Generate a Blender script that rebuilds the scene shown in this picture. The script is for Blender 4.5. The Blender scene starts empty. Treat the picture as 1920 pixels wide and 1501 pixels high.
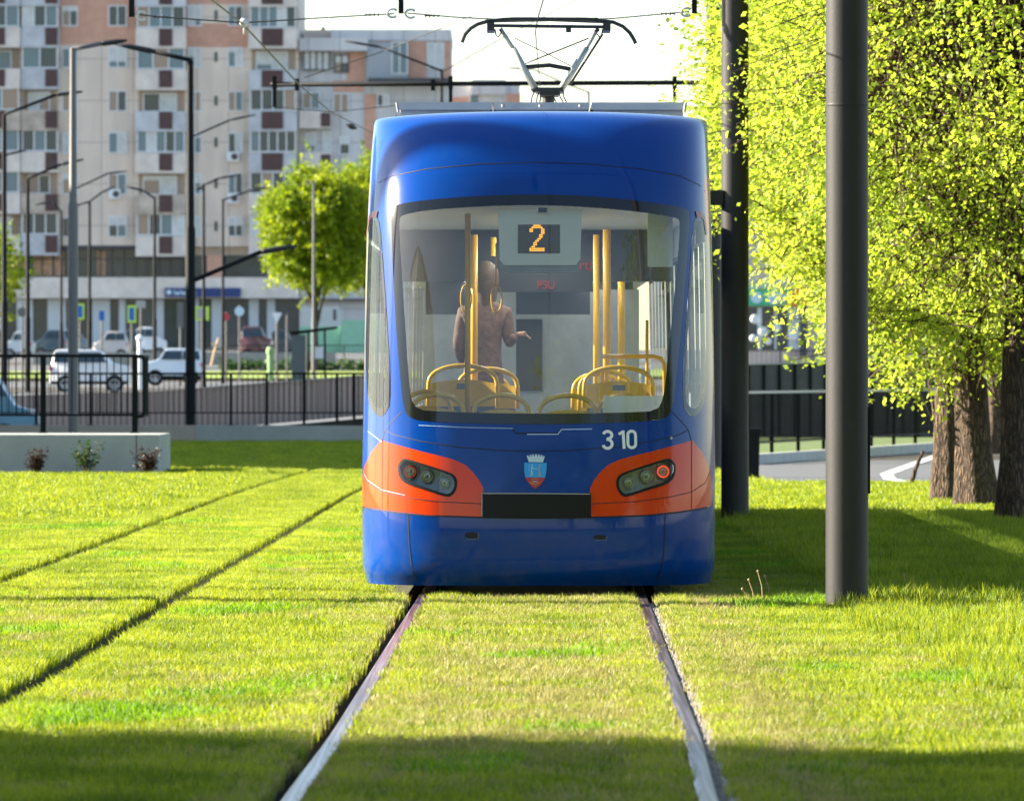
import bpy, math, random
import numpy as np
from mathutils import Vector, Matrix
from mathutils.geometry import delaunay_2d_cdt
R = math.radians
PI = math.pi
random.seed(7)
sc = bpy.context.scene
col = sc.collection

# ------------------------------------------------------------------ camera
F, H = 12000.0, 1.53                     # focal length in photo pixels, eye height; horizon at photo row 700
cam_d = bpy.data.cameras.new('camera')
cam = bpy.data.objects.new('camera', cam_d); col.objects.link(cam); sc.camera = cam
cam.location = (0, 0, H); cam.rotation_euler = (R(90), 0, 0)
cam_d.sensor_width = 36; cam_d.lens = 36 * F / 1920
cam_d.shift_y = -(750.5 - 700) / 1920
cam_d.clip_start = 0.5; cam_d.clip_end = 6000
cam_d.dof.use_dof = True; cam_d.dof.focus_distance = 43.5; cam_d.dof.aperture_fstop = 8.0

# ------------------------------------------------------------------ light
SUN_EL, SUN_AZ = R(23), math.atan2(-0.975, 0.22)      # azimuth from +Y towards +X
sun_vec = Vector((math.sin(SUN_AZ) * math.cos(SUN_EL), math.cos(SUN_AZ) * math.cos(SUN_EL), math.sin(SUN_EL)))
w = bpy.data.worlds.new('World'); sc.world = w; w.use_nodes = True
nt = w.node_tree; nt.nodes.clear()
sky = nt.nodes.new('ShaderNodeTexSky'); sky.sky_type = 'NISHITA'; sky.sun_disc = False
sky.sun_elevation = SUN_EL; sky.sun_rotation = SUN_AZ; sky.air_density = 1.0; sky.dust_density = 0.6; sky.ozone_density = 1.0
bg = nt.nodes.new('ShaderNodeBackground'); bg.inputs[1].default_value = 0.068
wo = nt.nodes.new('ShaderNodeOutputWorld')
nt.links.new(sky.outputs[0], bg.inputs[0]); nt.links.new(bg.outputs[0], wo.inputs[0])
sl = bpy.data.lights.new('sun', 'SUN'); sl.energy = 5.0; sl.angle = R(0.5); sl.color = (1.0, 0.90, 0.72)
so = bpy.data.objects.new('sun', sl); col.objects.link(so)
so.rotation_euler = sun_vec.to_track_quat('Z', 'Y').to_euler()
sc.view_settings.view_transform = 'Standard'; sc.view_settings.look = 'None'
sc.view_settings.exposure = 2.35; sc.view_settings.gamma = 1
sc.cycles.max_bounces = 10; sc.cycles.transparent_max_bounces = 24
sc.cycles.use_denoising = True

# ------------------------------------------------------------------ materials
def mat(name, color, rough=0.6, metal=0.0, noise=0.0, nscale=5.0, bump=0.0, bscale=40.0, spec=0.5, emit=None, estr=1.0, coat=0.0, color2=None):
    m = bpy.data.materials.new(name); m.use_nodes = True
    t = m.node_tree; b = t.nodes['Principled BSDF']
    b.inputs['Base Color'].default_value = (*color, 1); b.inputs['Roughness'].default_value = rough
    b.inputs['Metallic'].default_value = metal; b.inputs['Specular IOR Level'].default_value = spec
    if coat: b.inputs['Coat Weight'].default_value = coat; b.inputs['Coat Roughness'].default_value = 0.03
    tc = t.nodes.new('ShaderNodeTexCoord')
    if noise or color2:
        n = t.nodes.new('ShaderNodeTexNoise'); n.inputs['Scale'].default_value = nscale; n.inputs['Detail'].default_value = 6
        n.inputs['Roughness'].default_value = 0.65
        t.links.new(tc.outputs['Object'], n.inputs['Vector'])
        r = t.nodes.new('ShaderNodeValToRGB')
        c2 = color2 or tuple(c * (1 - noise) for c in color)
        c1 = color if color2 else tuple(min(1, c * (1 + noise)) for c in color)
        r.color_ramp.elements[0].position = 0.32; r.color_ramp.elements[1].position = 0.68
        r.color_ramp.elements[0].color = (*c2, 1); r.color_ramp.elements[1].color = (*c1, 1)
        t.links.new(n.outputs['Fac'], r.inputs[0]); t.links.new(r.outputs[0], b.inputs['Base Color'])
    if bump:
        n2 = t.nodes.new('ShaderNodeTexNoise'); n2.inputs['Scale'].default_value = bscale; n2.inputs['Detail'].default_value = 5
        t.links.new(tc.outputs['Object'], n2.inputs['Vector'])
        bp = t.nodes.new('ShaderNodeBump'); bp.inputs['Strength'].default_value = bump; bp.inputs['Distance'].default_value = 0.02
        t.links.new(n2.outputs['Fac'], bp.inputs['Height']); t.links.new(bp.outputs[0], b.inputs['Normal'])
    if emit:
        b.inputs['Emission Color'].default_value = (*emit, 1); b.inputs['Emission Strength'].default_value = estr
    return m

def glass(name, tint=(0.9, 0.95, 0.97), ior=1.5, gloss=1.0, veil=0.0):
    m = bpy.data.materials.new(name); m.use_nodes = True
    t = m.node_tree; t.nodes.clear()
    o = t.nodes.new('ShaderNodeOutputMaterial'); mix = t.nodes.new('ShaderNodeMixShader')
    tr = t.nodes.new('ShaderNodeBsdfTransparent'); tr.inputs[0].default_value = (*tint, 1)
    gl = t.nodes.new('ShaderNodeBsdfGlossy'); gl.inputs['Roughness'].default_value = 0.015
    fr = t.nodes.new('ShaderNodeFresnel'); fr.inputs[0].default_value = ior
    ma = t.nodes.new('ShaderNodeMath'); ma.operation = 'MULTIPLY'; ma.inputs[1].default_value = gloss; ma.use_clamp = True
    t.links.new(fr.outputs[0], ma.inputs[0]); t.links.new(ma.outputs[0], mix.inputs[0])
    if veil:
        df = t.nodes.new('ShaderNodeBsdfDiffuse'); df.inputs[0].default_value = (0.6, 0.58, 0.55, 1)  # pale diffuse film imitates the sky haze reflected in the windscreen
        m2 = t.nodes.new('ShaderNodeMixShader'); tc = t.nodes.new('ShaderNodeTexCoord')
        n = t.nodes.new('ShaderNodeTexNoise'); n.inputs['Scale'].default_value = 3
        mr = t.nodes.new('ShaderNodeMapRange'); mr.inputs[3].default_value = veil * 0.4; mr.inputs[4].default_value = veil
        t.links.new(tc.outputs['Object'], n.inputs['Vector']); t.links.new(n.outputs['Fac'], mr.inputs[0])
        t.links.new(mr.outputs[0], m2.inputs[0]); t.links.new(tr.outputs[0], m2.inputs[1]); t.links.new(df.outputs[0], m2.inputs[2])
        t.links.new(m2.outputs[0], mix.inputs[1])
    else:
        t.links.new(tr.outputs[0], mix.inputs[1])
    t.links.new(gl.outputs[0], mix.inputs[2]); t.links.new(mix.outputs[0], o.inputs[0])
    return m

def leafmat(name, c1, c2, trans=0.5, scale=1.0, tmul=(1.3, 1.25, 0.6), rough=0.5):
    m = bpy.data.materials.new(name); m.use_nodes = True
    t = m.node_tree; t.nodes.clear()
    o = t.nodes.new('ShaderNodeOutputMaterial')
    d = t.nodes.new('ShaderNodeBsdfPrincipled'); d.inputs['Roughness'].default_value = rough; d.inputs['Specular IOR Level'].default_value = 0.35
    tl = t.nodes.new('ShaderNodeBsdfTranslucent'); mix = t.nodes.new('ShaderNodeMixShader'); mix.inputs[0].default_value = trans
    g = t.nodes.new('ShaderNodeNewGeometry')
    n = t.nodes.new('ShaderNodeTexNoise'); n.inputs['Scale'].default_value = scale; n.inputs['Detail'].default_value = 4
    t.links.new(g.outputs['Position'], n.inputs['Vector'])
    add = t.nodes.new('ShaderNodeMath'); add.operation = 'MULTIPLY_ADD'; add.inputs[1].default_value = 0.35; add.inputs[2].default_value = -0.17
    t.links.new(g.outputs['Random Per Island'], add.inputs[0])
    a2 = t.nodes.new('ShaderNodeMath'); a2.operation = 'ADD'
    t.links.new(n.outputs['Fac'], a2.inputs[0]); t.links.new(add.outputs[0], a2.inputs[1])
    r = t.nodes.new('ShaderNodeValToRGB')
    r.color_ramp.elements[0].position = 0.3; r.color_ramp.elements[1].position = 0.7
    r.color_ramp.elements[0].color = (*c1, 1); r.color_ramp.elements[1].color = (*c2, 1)
    t.links.new(a2.outputs[0], r.inputs[0]); t.links.new(r.outputs[0], d.inputs['Base Color'])
    mm = t.nodes.new('ShaderNodeVectorMath'); mm.operation = 'MULTIPLY'; mm.inputs[1].default_value = tmul
    t.links.new(r.outputs[0], mm.inputs[0]); t.links.new(mm.outputs[0], tl.inputs[0])
    t.links.new(d.outputs[0], mix.inputs[1]); t.links.new(tl.outputs[0], mix.inputs[2]); t.links.new(mix.outputs[0], o.inputs[0])
    return m

M = {}
M['blue'] = mat('tram_blue_paint', (0.0005, 0.040, 0.235), 0.22, coat=1.0, noise=0.06, nscale=2)
M['orange'] = mat('tram_orange_paint', (0.66, 0.045, 0.004), 0.25, coat=1.0)
for k_ in ('blue', 'orange'):
    b_ = M[k_].node_tree.nodes['Principled BSDF']; b_.inputs['Specular IOR Level'].default_value = 0.12; b_.inputs['Coat Weight'].default_value = 0.4
def lined(m, inner=(0.16, 0.18, 0.21)):
    t = m.node_tree; out = [n for n in t.nodes if n.type == 'OUTPUT_MATERIAL'][0]; b = t.nodes['Principled BSDF']
    d = t.nodes.new('ShaderNodeBsdfDiffuse'); d.inputs[0].default_value = (*inner, 1); g = t.nodes.new('ShaderNodeNewGeometry'); mx = t.nodes.new('ShaderNodeMixShader')
    t.links.new(g.outputs['Backfacing'], mx.inputs[0]); t.links.new(b.outputs[0], mx.inputs[1]); t.links.new(d.outputs[0], mx.inputs[2]); t.links.new(mx.outputs[0], out.inputs[0])
for k_ in ('blue', 'orange'):
    t = M[k_].node_tree; b = t.nodes['Principled BSDF']; tc = t.nodes.new('ShaderNodeTexCoord'); sp = t.nodes.new('ShaderNodeSeparateXYZ'); n = t.nodes.new('ShaderNodeTexNoise'); n.inputs['Scale'].default_value = 9; n.inputs['Detail'].default_value = 8
    mr = t.nodes.new('ShaderNodeMapRange'); mr.inputs[1].default_value = .75; mr.inputs[2].default_value = .05; mr.inputs[3].default_value = .02; mr.inputs[4].default_value = .16
    mu = t.nodes.new('ShaderNodeMath'); mu.operation = 'MULTIPLY'; rp = t.nodes.new('ShaderNodeValToRGB'); rp.color_ramp.elements[0].position = .45; rp.color_ramp.elements[1].position = .8
    mx = t.nodes.new('ShaderNodeMixRGB'); mx.inputs[2].default_value = (.16, .14, .12, 1)
    src = b.inputs['Base Color'].links[0].from_socket if b.inputs['Base Color'].links else None
    if src: t.links.new(src, mx.inputs[1])
    else: mx.inputs[1].default_value = b.inputs['Base Color'].default_value
    t.links.new(tc.outputs['Object'], sp.inputs[0]); t.links.new(sp.outputs['Z'], mr.inputs[0]); t.links.new(tc.outputs['Object'], n.inputs['Vector']); t.links.new(n.outputs['Fac'], rp.inputs[0])
    t.links.new(rp.outputs[0], mu.inputs[0]); t.links.new(mr.outputs[0], mu.inputs[1]); t.links.new(mu.outputs[0], mx.inputs[0]); t.links.new(mx.outputs[0], b.inputs['Base Color'])
    ma = t.nodes.new('ShaderNodeMath'); ma.operation = 'MULTIPLY_ADD'; ma.inputs[1].default_value = .9; ma.inputs[2].default_value = .03; t.links.new(mu.outputs[0], ma.inputs[0]); t.links.new(ma.outputs[0], b.inputs['Coat Roughness'])
lined(M['blue']); lined(M['orange'])
M['black'] = mat('black_plastic', (0.006, 0.007, 0.008), 0.4, spec=0.2)
M['seam'] = mat('panel_gap', (0.004, 0.005, 0.012), 0.7)
M['frit'] = mat('black_glass_border', (0.008, 0.009, 0.011), 0.08, spec=0.6)
M['white'] = mat('white_plastic', (0.86, 0.88, 0.84), 0.4)
M['decal'] = mat('white_decal', (0.78, 0.80, 0.80), 0.4)
M['cream'] = mat('ceiling_cream', (0.82, 0.82, 0.78), 0.5)
M['intgrey'] = mat('interior_grey', (0.30, 0.32, 0.33), 0.5, noise=0.1)
M['intdark'] = mat('interior_dark', (0.03, 0.035, 0.045), 0.5)
M['intfloor'] = mat('interior_floor', (0.07, 0.08, 0.1), 0.6)
M['yellow'] = mat('yellow_rail', (0.92, 0.50, 0.015), 0.3)
M['roofgrey'] = mat('roof_box_grey', (0.56, 0.54, 0.47), 0.45, noise=0.08, nscale=6)
M['panto'] = mat('pantograph_steel', (0.33, 0.36, 0.35), 0.45, metal=0.3)
M['pdark'] = mat('pantograph_dark', (0.02, 0.024, 0.026), 0.5, spec=0.3)
M['pole'] = mat('pole_paint_grey', (0.030, 0.029, 0.030), 0.5, spec=0.22, noise=0.08, nscale=3, bump=0.05, bscale=60)
M['lamppole'] = mat('lamp_pole_dark', (0.008, 0.009, 0.011), 0.6, spec=0.12)
M['lamppale'] = mat('lamp_pole_pale', (0.11, 0.105, 0.105), 0.5)
M['lamphead'] = mat('lamp_head_grey', (0.03, 0.03, 0.035), 0.5, spec=0.2)
M['wire'] = mat('wire_dark', (0.04, 0.04, 0.04), 0.5)
M['porc'] = mat('porcelain_pale', (0.5, 0.5, 0.48), 0.3)
M['rail'] = mat('rail_steel', (0.50, 0.44, 0.47), 0.3, metal=0.8)
t = M['rail'].node_tree; b = t.nodes['Principled BSDF']; tc = t.nodes.new('ShaderNodeTexCoord'); mp = t.nodes.new('ShaderNodeMapping'); mp.inputs['Scale'].default_value = (60, .35, 1)
n = t.nodes.new('ShaderNodeTexNoise'); n.inputs['Scale'].default_value = 1; n.inputs['Detail'].default_value = 5; rp = t.nodes.new('ShaderNodeValToRGB')
for p_, c_ in ((.36, (.10, .05, .045, 1)), (.50, (.22, .15, .15, 1)), (.66, (.42, .37, .40, 1))):
    e_ = rp.color_ramp.elements.new(p_); e_.color = c_
rp.color_ramp.elements[0].color = (.07, .04, .035, 1); rp.color_ramp.elements[-1].color = (.48, .45, .48, 1)
t.links.new(tc.outputs['Object'], mp.inputs[0]); t.links.new(mp.outputs[0], n.inputs['Vector']); t.links.new(n.outputs['Fac'], rp.inputs[0]); t.links.new(rp.outputs[0], b.inputs['Base Color'])
M['railside'] = mat('rail_rust', (0.09, 0.04, 0.03), 0.8, noise=0.4, nscale=20)
M['soil'] = mat('dark_soil', (0.035, 0.026, 0.018), 0.95, noise=0.4, nscale=6, bump=0.6)
M['lawn'] = mat('turf_soil', (0.055, 0.075, 0.018), 0.95, color2=(0.06, 0.05, 0.02), nscale=3, bump=0.5)
M['gravel'] = mat('gravel_grey', (0.30, 0.27, 0.24), 0.8, noise=0.5, nscale=60)
M['asphalt'] = mat('asphalt', (0.085, 0.088, 0.096), 0.85, noise=0.15, nscale=1.5, bump=0.3, bscale=30)
M['paintw'] = mat('road_paint', (0.6, 0.6, 0.6), 0.7, noise=0.12, nscale=4)
M['conc'] = mat('concrete', (0.30, 0.31, 0.29), 0.85, noise=0.12, nscale=1.2, bump=0.15, bscale=25)
M['concw'] = mat('concrete_warm', (0.33, 0.28, 0.23), 0.85, noise=0.12, nscale=1.2)
M['kerb'] = mat('kerb_stone', (0.40, 0.40, 0.38), 0.85, noise=0.12, nscale=3)
M['fence'] = mat('fence_black', (0.005, 0.006, 0.007), 0.6, spec=0.12)
M['fencetop'] = mat('fence_top_grey', (0.34, 0.35, 0.34), 0.4)
M['bark'] = mat('bark', (0.10, 0.062, 0.04), 0.95)
t = M['bark'].node_tree; b = t.nodes['Principled BSDF']; tc = t.nodes.new('ShaderNodeTexCoord'); mp = t.nodes.new('ShaderNodeMapping'); mp.inputs['Scale'].default_value = (30, 30, 5)
n = t.nodes.new('ShaderNodeTexVoronoi'); n.feature = 'DISTANCE_TO_EDGE'; n.inputs['Scale'].default_value = 1.0; n2 = t.nodes.new('ShaderNodeTexNoise'); n2.inputs['Scale'].default_value = 12; n2.inputs['Detail'].default_value = 8
ad = t.nodes.new('ShaderNodeVectorMath'); ad.operation = 'ADD'; rp = t.nodes.new('ShaderNodeValToRGB'); rp.color_ramp.elements[0].color = (.022, .014, .010, 1); rp.color_ramp.elements[1].color = (.15, .095, .062, 1); rp.color_ramp.elements[1].position = .35
bp = t.nodes.new('ShaderNodeBump'); bp.inputs['Strength'].default_value = 1; bp.inputs['Distance'].default_value = .05
t.links.new(tc.outputs['Object'], mp.inputs[0]); t.links.new(mp.outputs[0], ad.inputs[0]); t.links.new(tc.outputs['Object'], n2.inputs['Vector']); t.links.new(n2.outputs['Color'], ad.inputs[1]); t.links.new(ad.outputs[0], n.inputs['Vector'])
t.links.new(n.outputs['Distance'], rp.inputs[0]); t.links.new(rp.outputs[0], b.inputs['Base Color']); t.links.new(n.outputs['Distance'], bp.inputs['Height']); t.links.new(bp.outputs[0], b.inputs['Normal'])
M['twig'] = mat('twig_bark', (0.07, 0.045, 0.025), 0.9)
M['steelgrey'] = mat('galvanised', (0.35, 0.35, 0.36), 0.5, metal=0.4)
M['wing'] = glass('window_glass', (0.9, 0.95, 0.95), 1.5, 1.0)
M['tinted'] = glass('tinted_window_glass', (0.55, 0.60, 0.60), 1.5, 1.0)
M['winds'] = glass('windscreen_glass', (0.88, 0.92, 0.92), 1.5, 1.7, veil=0.10)
M['leafA'] = leafmat('young_leaves', (0.30, 0.43, 0.045), (0.43, 0.52, 0.07), 0.66, 0.8, tmul=(1.2, 1.15, 0.8))
M['leafB'] = leafmat('summer_leaves', (0.08, 0.15, 0.010), (0.30, 0.36, 0.012), 0.5, 0.45)
M['leafR'] = leafmat('red_brown_leaves', (0.018, 0.006, 0.006), (0.05, 0.025, 0.012), 0.3, 4)
M['leafD'] = leafmat('dark_leaves', (0.015, 0.05, 0.01), (0.05, 0.11, 0.02), 0.35, 0.7)

def panelwall(name, color, fl=2.75, wl=2.1, base_z=0.0):
    m = mat(name, color, 0.9); t = m.node_tree; b = t.nodes['Principled BSDF']
    tc = t.nodes.new('ShaderNodeTexCoord'); mp = t.nodes.new('ShaderNodeMapping'); mp.inputs['Rotation'].default_value = (R(90), 0, 0)
    mp.inputs['Location'].default_value = (0, base_z, 0)
    br = t.nodes.new('ShaderNodeTexBrick'); br.offset = 0; br.inputs['Scale'].default_value = 1
    br.inputs['Mortar Size'].default_value = 0.035; br.inputs['Brick Width'].default_value = wl; br.inputs['Row Height'].default_value = fl
    n = t.nodes.new('ShaderNodeTexNoise'); n.inputs['Scale'].default_value = 0.35; n.inputs['Detail'].default_value = 8
    mp2 = t.nodes.new('ShaderNodeMapping'); mp2.inputs['Scale'].default_value = (3, 3, 0.5)
    t.links.new(tc.outputs['Object'], mp2.inputs[0]); t.links.new(mp2.outputs[0], n.inputs['Vector'])
    r = t.nodes.new('ShaderNodeValToRGB')
    r.color_ramp.elements[0].position = 0.3; r.color_ramp.elements[1].position = 0.7
    r.color_ramp.elements[0].color = (*[c * 0.86 for c in color], 1); r.color_ramp.elements[1].color = (*[min(1, c * 1.08) for c in color], 1)
    t.links.new(n.outputs['Fac'], r.inputs[0])
    t.links.new(tc.outputs['Object'], mp.inputs[0]); t.links.new(mp.outputs[0], br.inputs['Vector'])
    t.links.new(r.outputs[0], br.inputs['Color1']); t.links.new(r.outputs[0], br.inputs['Color2'])
    br.inputs['Mortar'].default_value = (*[c * 0.6 for c in color], 1)
    t.links.new(br.outputs['Color'], b.inputs['Base Color'])
    return m
M['wallA'] = panelwall('panel_wall_beige', (0.72, 0.61, 0.52))
M['wallB'] = panelwall('panel_wall_grey', (0.58, 0.57, 0.58))
M['brickO'] = mat('brick_orange', (0.58, 0.33, 0.24), 0.9, noise=0.12, nscale=1.5)
M['parap'] = mat('parapet_concrete', (0.66, 0.60, 0.55), 0.9, noise=0.16, nscale=0.8)
M['parap2'] = mat('parapet_grey', (0.48, 0.50, 0.53), 0.9, noise=0.2, nscale=0.8)
M['parap3'] = mat('parapet_stained', (0.46, 0.39, 0.33), 0.9, noise=0.3, nscale=1.2)
M['brown'] = mat('brown_panel', (0.085, 0.045, 0.045), 0.7, noise=0.2, nscale=2)
M['wframe'] = mat('white_window_frame', (0.70, 0.72, 0.75), 0.5)
M['dframe'] = mat('dark_window_frame', (0.05, 0.05, 0.06), 0.5)
M['pd'] = mat('pane_dark', (0.03, 0.05, 0.065), 0.08)
M['pb'] = mat('pane_blue', (0.10, 0.17, 0.21), 0.08)
M['pc'] = mat('pane_curtain', (0.55, 0.57, 0.57), 0.3, noise=0.15, nscale=2)
M['pw'] = mat('pane_warm', (0.30, 0.22, 0.17), 0.2)
M['shopg'] = mat('shop_glass', (0.02, 0.045, 0.06), 0.08, noise=0.3, nscale=0.4)
M['shopw'] = mat('shop_column', (0.52, 0.57, 0.62), 0.7)
M['signblue'] = mat('sign_blue', (0.004, 0.03, 0.16), 0.4)
M['signpale'] = mat('sign_pale', (0.5, 0.65, 0.75), 0.4)

# ------------------------------------------------------------------ mesh helpers
SPLIT = {'brick_band', 'shop_column', 'arm_clamp', 'panel_gap', 'edge_highlight', 'added_fill_strips', 'bulkhead', 'partition', 'roof_latch', 'pantograph_arm', 'pantograph_rod', 'chimney', 'curtain',
         'window_display', 'sign_emblem', 'vent', 'side_window', 'inner_lining', 'handrail', 'far_end', 'divider', 'ceiling', 'crest_angel', 'crest_lion', 'window'}
class MB:
    def __init__(s): s.v = []; s.f = []; s.m = []
    def add(s, vs, fs, mi=0):
        o = len(s.v); s.v += [tuple(p) for p in vs]; s.f += [tuple(i + o for i in f) for f in fs]; s.m += [mi] * len(fs)
    def box(s, x0, x1, y0, y1, z0, z1, mi=0):
        s.add([(x0, y0, z0), (x1, y0, z0), (x1, y1, z0), (x0, y1, z0), (x0, y0, z1), (x1, y0, z1), (x1, y1, z1), (x0, y1, z1)],
              [(0, 3, 2, 1), (4, 5, 6, 7), (0, 1, 5, 4), (1, 2, 6, 5), (2, 3, 7, 6), (3, 0, 4, 7)], mi)
    def tube(s, pts, r, n=8, mi=0, caps=True, flat=1.0):
        pts = [Vector(p) for p in pts]
        if not hasattr(r, '__len__'): r = [r] * len(pts)
        vs = []; prev = None
        for i, p in enumerate(pts):
            d = (pts[min(i + 1, len(pts) - 1)] - pts[max(i - 1, 0)])
            d = d.normalized() if d.length > 1e-9 else Vector((0, 0, 1))
            if prev is None:
                a = d.cross(Vector((0, 1, 0))) if abs(d.y) < 0.9 else d.cross(Vector((1, 0, 0)))
            else:
                a = prev - d * prev.dot(d)
            a.normalize(); prev = a; b = d.cross(a)
            for k in range(n):
                t = 2 * PI * k / n
                vs.append(p + a * (math.cos(t) * r[i]) + b * (math.sin(t) * r[i] * flat))
        fs = []
        for i in range(len(pts) - 1):
            for k in range(n):
                k2 = (k + 1) % n
                fs.append((i * n + k, i * n + k2, (i + 1) * n + k2, (i + 1) * n + k))
        if caps:
            fs.append(tuple(range(n))[::-1]); fs.append(tuple((len(pts) - 1) * n + k for k in range(n)))
        s.add(vs, fs, mi)
    def lathe(s, c, axis, prof, n=20, mi=0):
        """prof: list of (offset along axis, radius)"""
        axis = Vector(axis).normalized(); c = Vector(c)
        a = axis.orthogonal().normalized(); b = axis.cross(a)
        vs = []
        for h, r in prof:
            for k in range(n):
                t = 2 * PI * k / n
                vs.append(c + axis * h + a * (r * math.cos(t)) + b * (r * math.sin(t)))
        fs = [(i * n + k, i * n + (k + 1) % n, (i + 1) * n + (k + 1) % n, (i + 1) * n + k) for i in range(len(prof) - 1) for k in range(n)]
        s.add(vs, fs, mi)
    def prism(s, poly, x0, x1, axis='x', mi=0):
        n = len(poly)
        def pt(a, b, t):
            return {'x': (t, a, b), 'y': (a, t, b), 'z': (a, b, t)}[axis]
        vs = [pt(a, b, x0) for a, b in poly] + [pt(a, b, x1) for a, b in poly]
        fs = [tuple(range(n)), tuple(range(2 * n - 1, n - 1, -1))] + [(i, (i + 1) % n + 0, (i + 1) % n + n, i + n) for i in range(n)]
        s.add(vs, fs, mi)
    def build(s, name, mats, parent=None, smooth=False, offset=None):
        if name in SPLIT and parent is not None:
            root = list(range(len(s.v)))
            def fd(i):
                while root[i] != i: root[i] = root[root[i]]; i = root[i]
                return i
            for f in s.f:
                for i in f[1:]: root[fd(i)] = fd(f[0])
            groups = {}
            for f, k in zip(s.f, s.m): groups.setdefault(fd(f[0]), []).append((f, k))
            if len(groups) > 1:
                o = None
                for g in groups.values():
                    m_ = MB(); ids = sorted({i for f, _ in g for i in f}); mp = {i: k for k, i in enumerate(ids)}
                    m_.v = [s.v[i] for i in ids]; m_.f = [tuple(mp[i] for i in f) for f, _ in g]; m_.m = [k for _, k in g]
                    o = m_._build(name, mats, parent, smooth, offset)
                return o
        return s._build(name, mats, parent, smooth, offset)
    def _build(s, name, mats, parent=None, smooth=False, offset=None):
        if not isinstance(mats, (list, tuple)): mats = [mats]
        me = bpy.data.meshes.new(name)
        vs = s.v
        if parent is not None:                         # children keep world coordinates of their modelling, stored relative to the parent
            wl = world_of(parent)
            inv = wl.inverted(); vs = [tuple(inv @ Vector(p)) for p in vs]
        elif offset is not None:
            vs = [(a - offset[0], b - offset[1], c - offset[2]) for a, b, c in vs]
        me.from_pydata(vs, [], s.f)
        for m_ in mats: me.materials.append(m_ if not isinstance(m_, str) else M[m_])
        me.polygons.foreach_set('material_index', s.m)
        if smooth: me.polygons.foreach_set('use_smooth', [True] * len(me.polygons))
        me.validate(); me.update()
        o = bpy.data.objects.new(name, me); col.objects.link(o)
        if parent is not None: o.parent = parent
        elif offset is not None: o.location = offset
        return o

def world_of(o):
    m = Matrix.LocRotScale(o.location, o.rotation_euler, o.scale)
    return m if o.parent is None else world_of(o.parent) @ m

def smooth_by_angle(o, ang=35):
    me = o.data
    me.polygons.foreach_set('use_smooth', [True] * len(me.polygons))
    try: me.set_sharp_from_angle(angle=R(ang))
    except Exception: pass

def tag(o, label=None, cat=None, group=None, kind=None):
    if label: o['label'] = label
    if cat: o['category'] = cat
    if group: o['group'] = group
    if kind: o['kind'] = kind
    return o

def empty(name, loc, label, cat, group=None):
    o = bpy.data.objects.new(name, None); col.objects.link(o); o.location = loc; o.empty_display_size = 0.2
    return tag(o, label, cat, group)

def copy_tree(o, parent=None):
    c = o.copy(); col.objects.link(c); c.parent = parent
    for ch in list(o.children): copy_tree(ch, c)
    return c

def at(px, py, Y): return Vector(((px - 960) * Y / F, Y, H + (700 - py) * Y / F))
def X_(px, Y): return (px - 960) * Y / F
def Z_(py, Y): return H + (700 - py) * Y / F

def interp(x, xs, ys): return float(np.interp(x, xs, ys))

# ------------------------------------------------------------------ terrain
def terr(X, Y):
    """height of the ground beyond the lawn"""
    if Y <= 141.3: return 0.0
    up = interp(Y, [158, 225, 250, 300, 390, 423, 2500], [.72, .85, 1.06, 1.55, 2.7, 3.05, 3.05])
    if Y >= 157.9: return up
    if X < 3.2:
        return max(-3.5, min(0.9, 0.50 + 0.09 * (X + 3.6)))
    return 0.0 if Y < 150 else interp(Y, [150, 152], [0.0, 1.3])
ys = [-60, 0, 20, 60, 100, 141.3, 141.35, 145, 149.99, 150.0, 152, 157.85, 157.9, 170, 190, 220, 250, 270, 300, 330, 360, 390, 423, 450, 600, 1200, 2500]
xs = [-1500, -600, -200, -90, -60, -45, -30, -20, -12, -8, -5, -3.2, -1, 1, 3.19, 3.21, 5, 8, 12, 20, 40, 80, 200, 600, 1500]
mb = MB()
vs = []
for y in ys:
    for x in xs:
        z = terr(x, y)
        if y <= 141.3: z = -0.10
        vs.append((x, y, z))
nx = len(xs)
fs = [(j * nx + i, j * nx + i + 1, (j + 1) * nx + i + 1, (j + 1) * nx + i) for j in range(len(ys) - 1) for i in range(nx - 1)]
mb.add(vs, fs)
tag(mb.build('ground', 'soil'), kind='structure')

# track centre lines
tr_Y = [8, 23, 26.9, 31.7, 34.5, 40, 44, 60, 80, 141]
tr_X = [-.16, -.043, .016, .05, .07, .113, .145, .26, .40, .85]
tl_Y = [8, 23, 29.4, 46, 60, 75, 83, 98, 111, 125, 141]
tl_X = [-3.25, -3.13, -3.09, -2.98, -2.87, -2.79, -2.72, -2.45, -1.98, -1.3, -0.4]
G2 = 0.745
def smooth_line(Ys, Xs):
    yy = np.arange(8, 141.01, 0.5); xx = np.interp(yy, Ys, Xs)
    for _ in range(6): xx[1:-1] = (xx[:-2] + 2 * xx[1:-1] + xx[2:]) / 4
    return yy, xx
cy, cR = smooth_line(tr_Y, tr_X); _, cL = smooth_line(tl_Y, tl_X)
def cRf(y): return np.interp(y, cy, cR)
def cLf(y): return np.interp(y, cy, cL)
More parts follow.
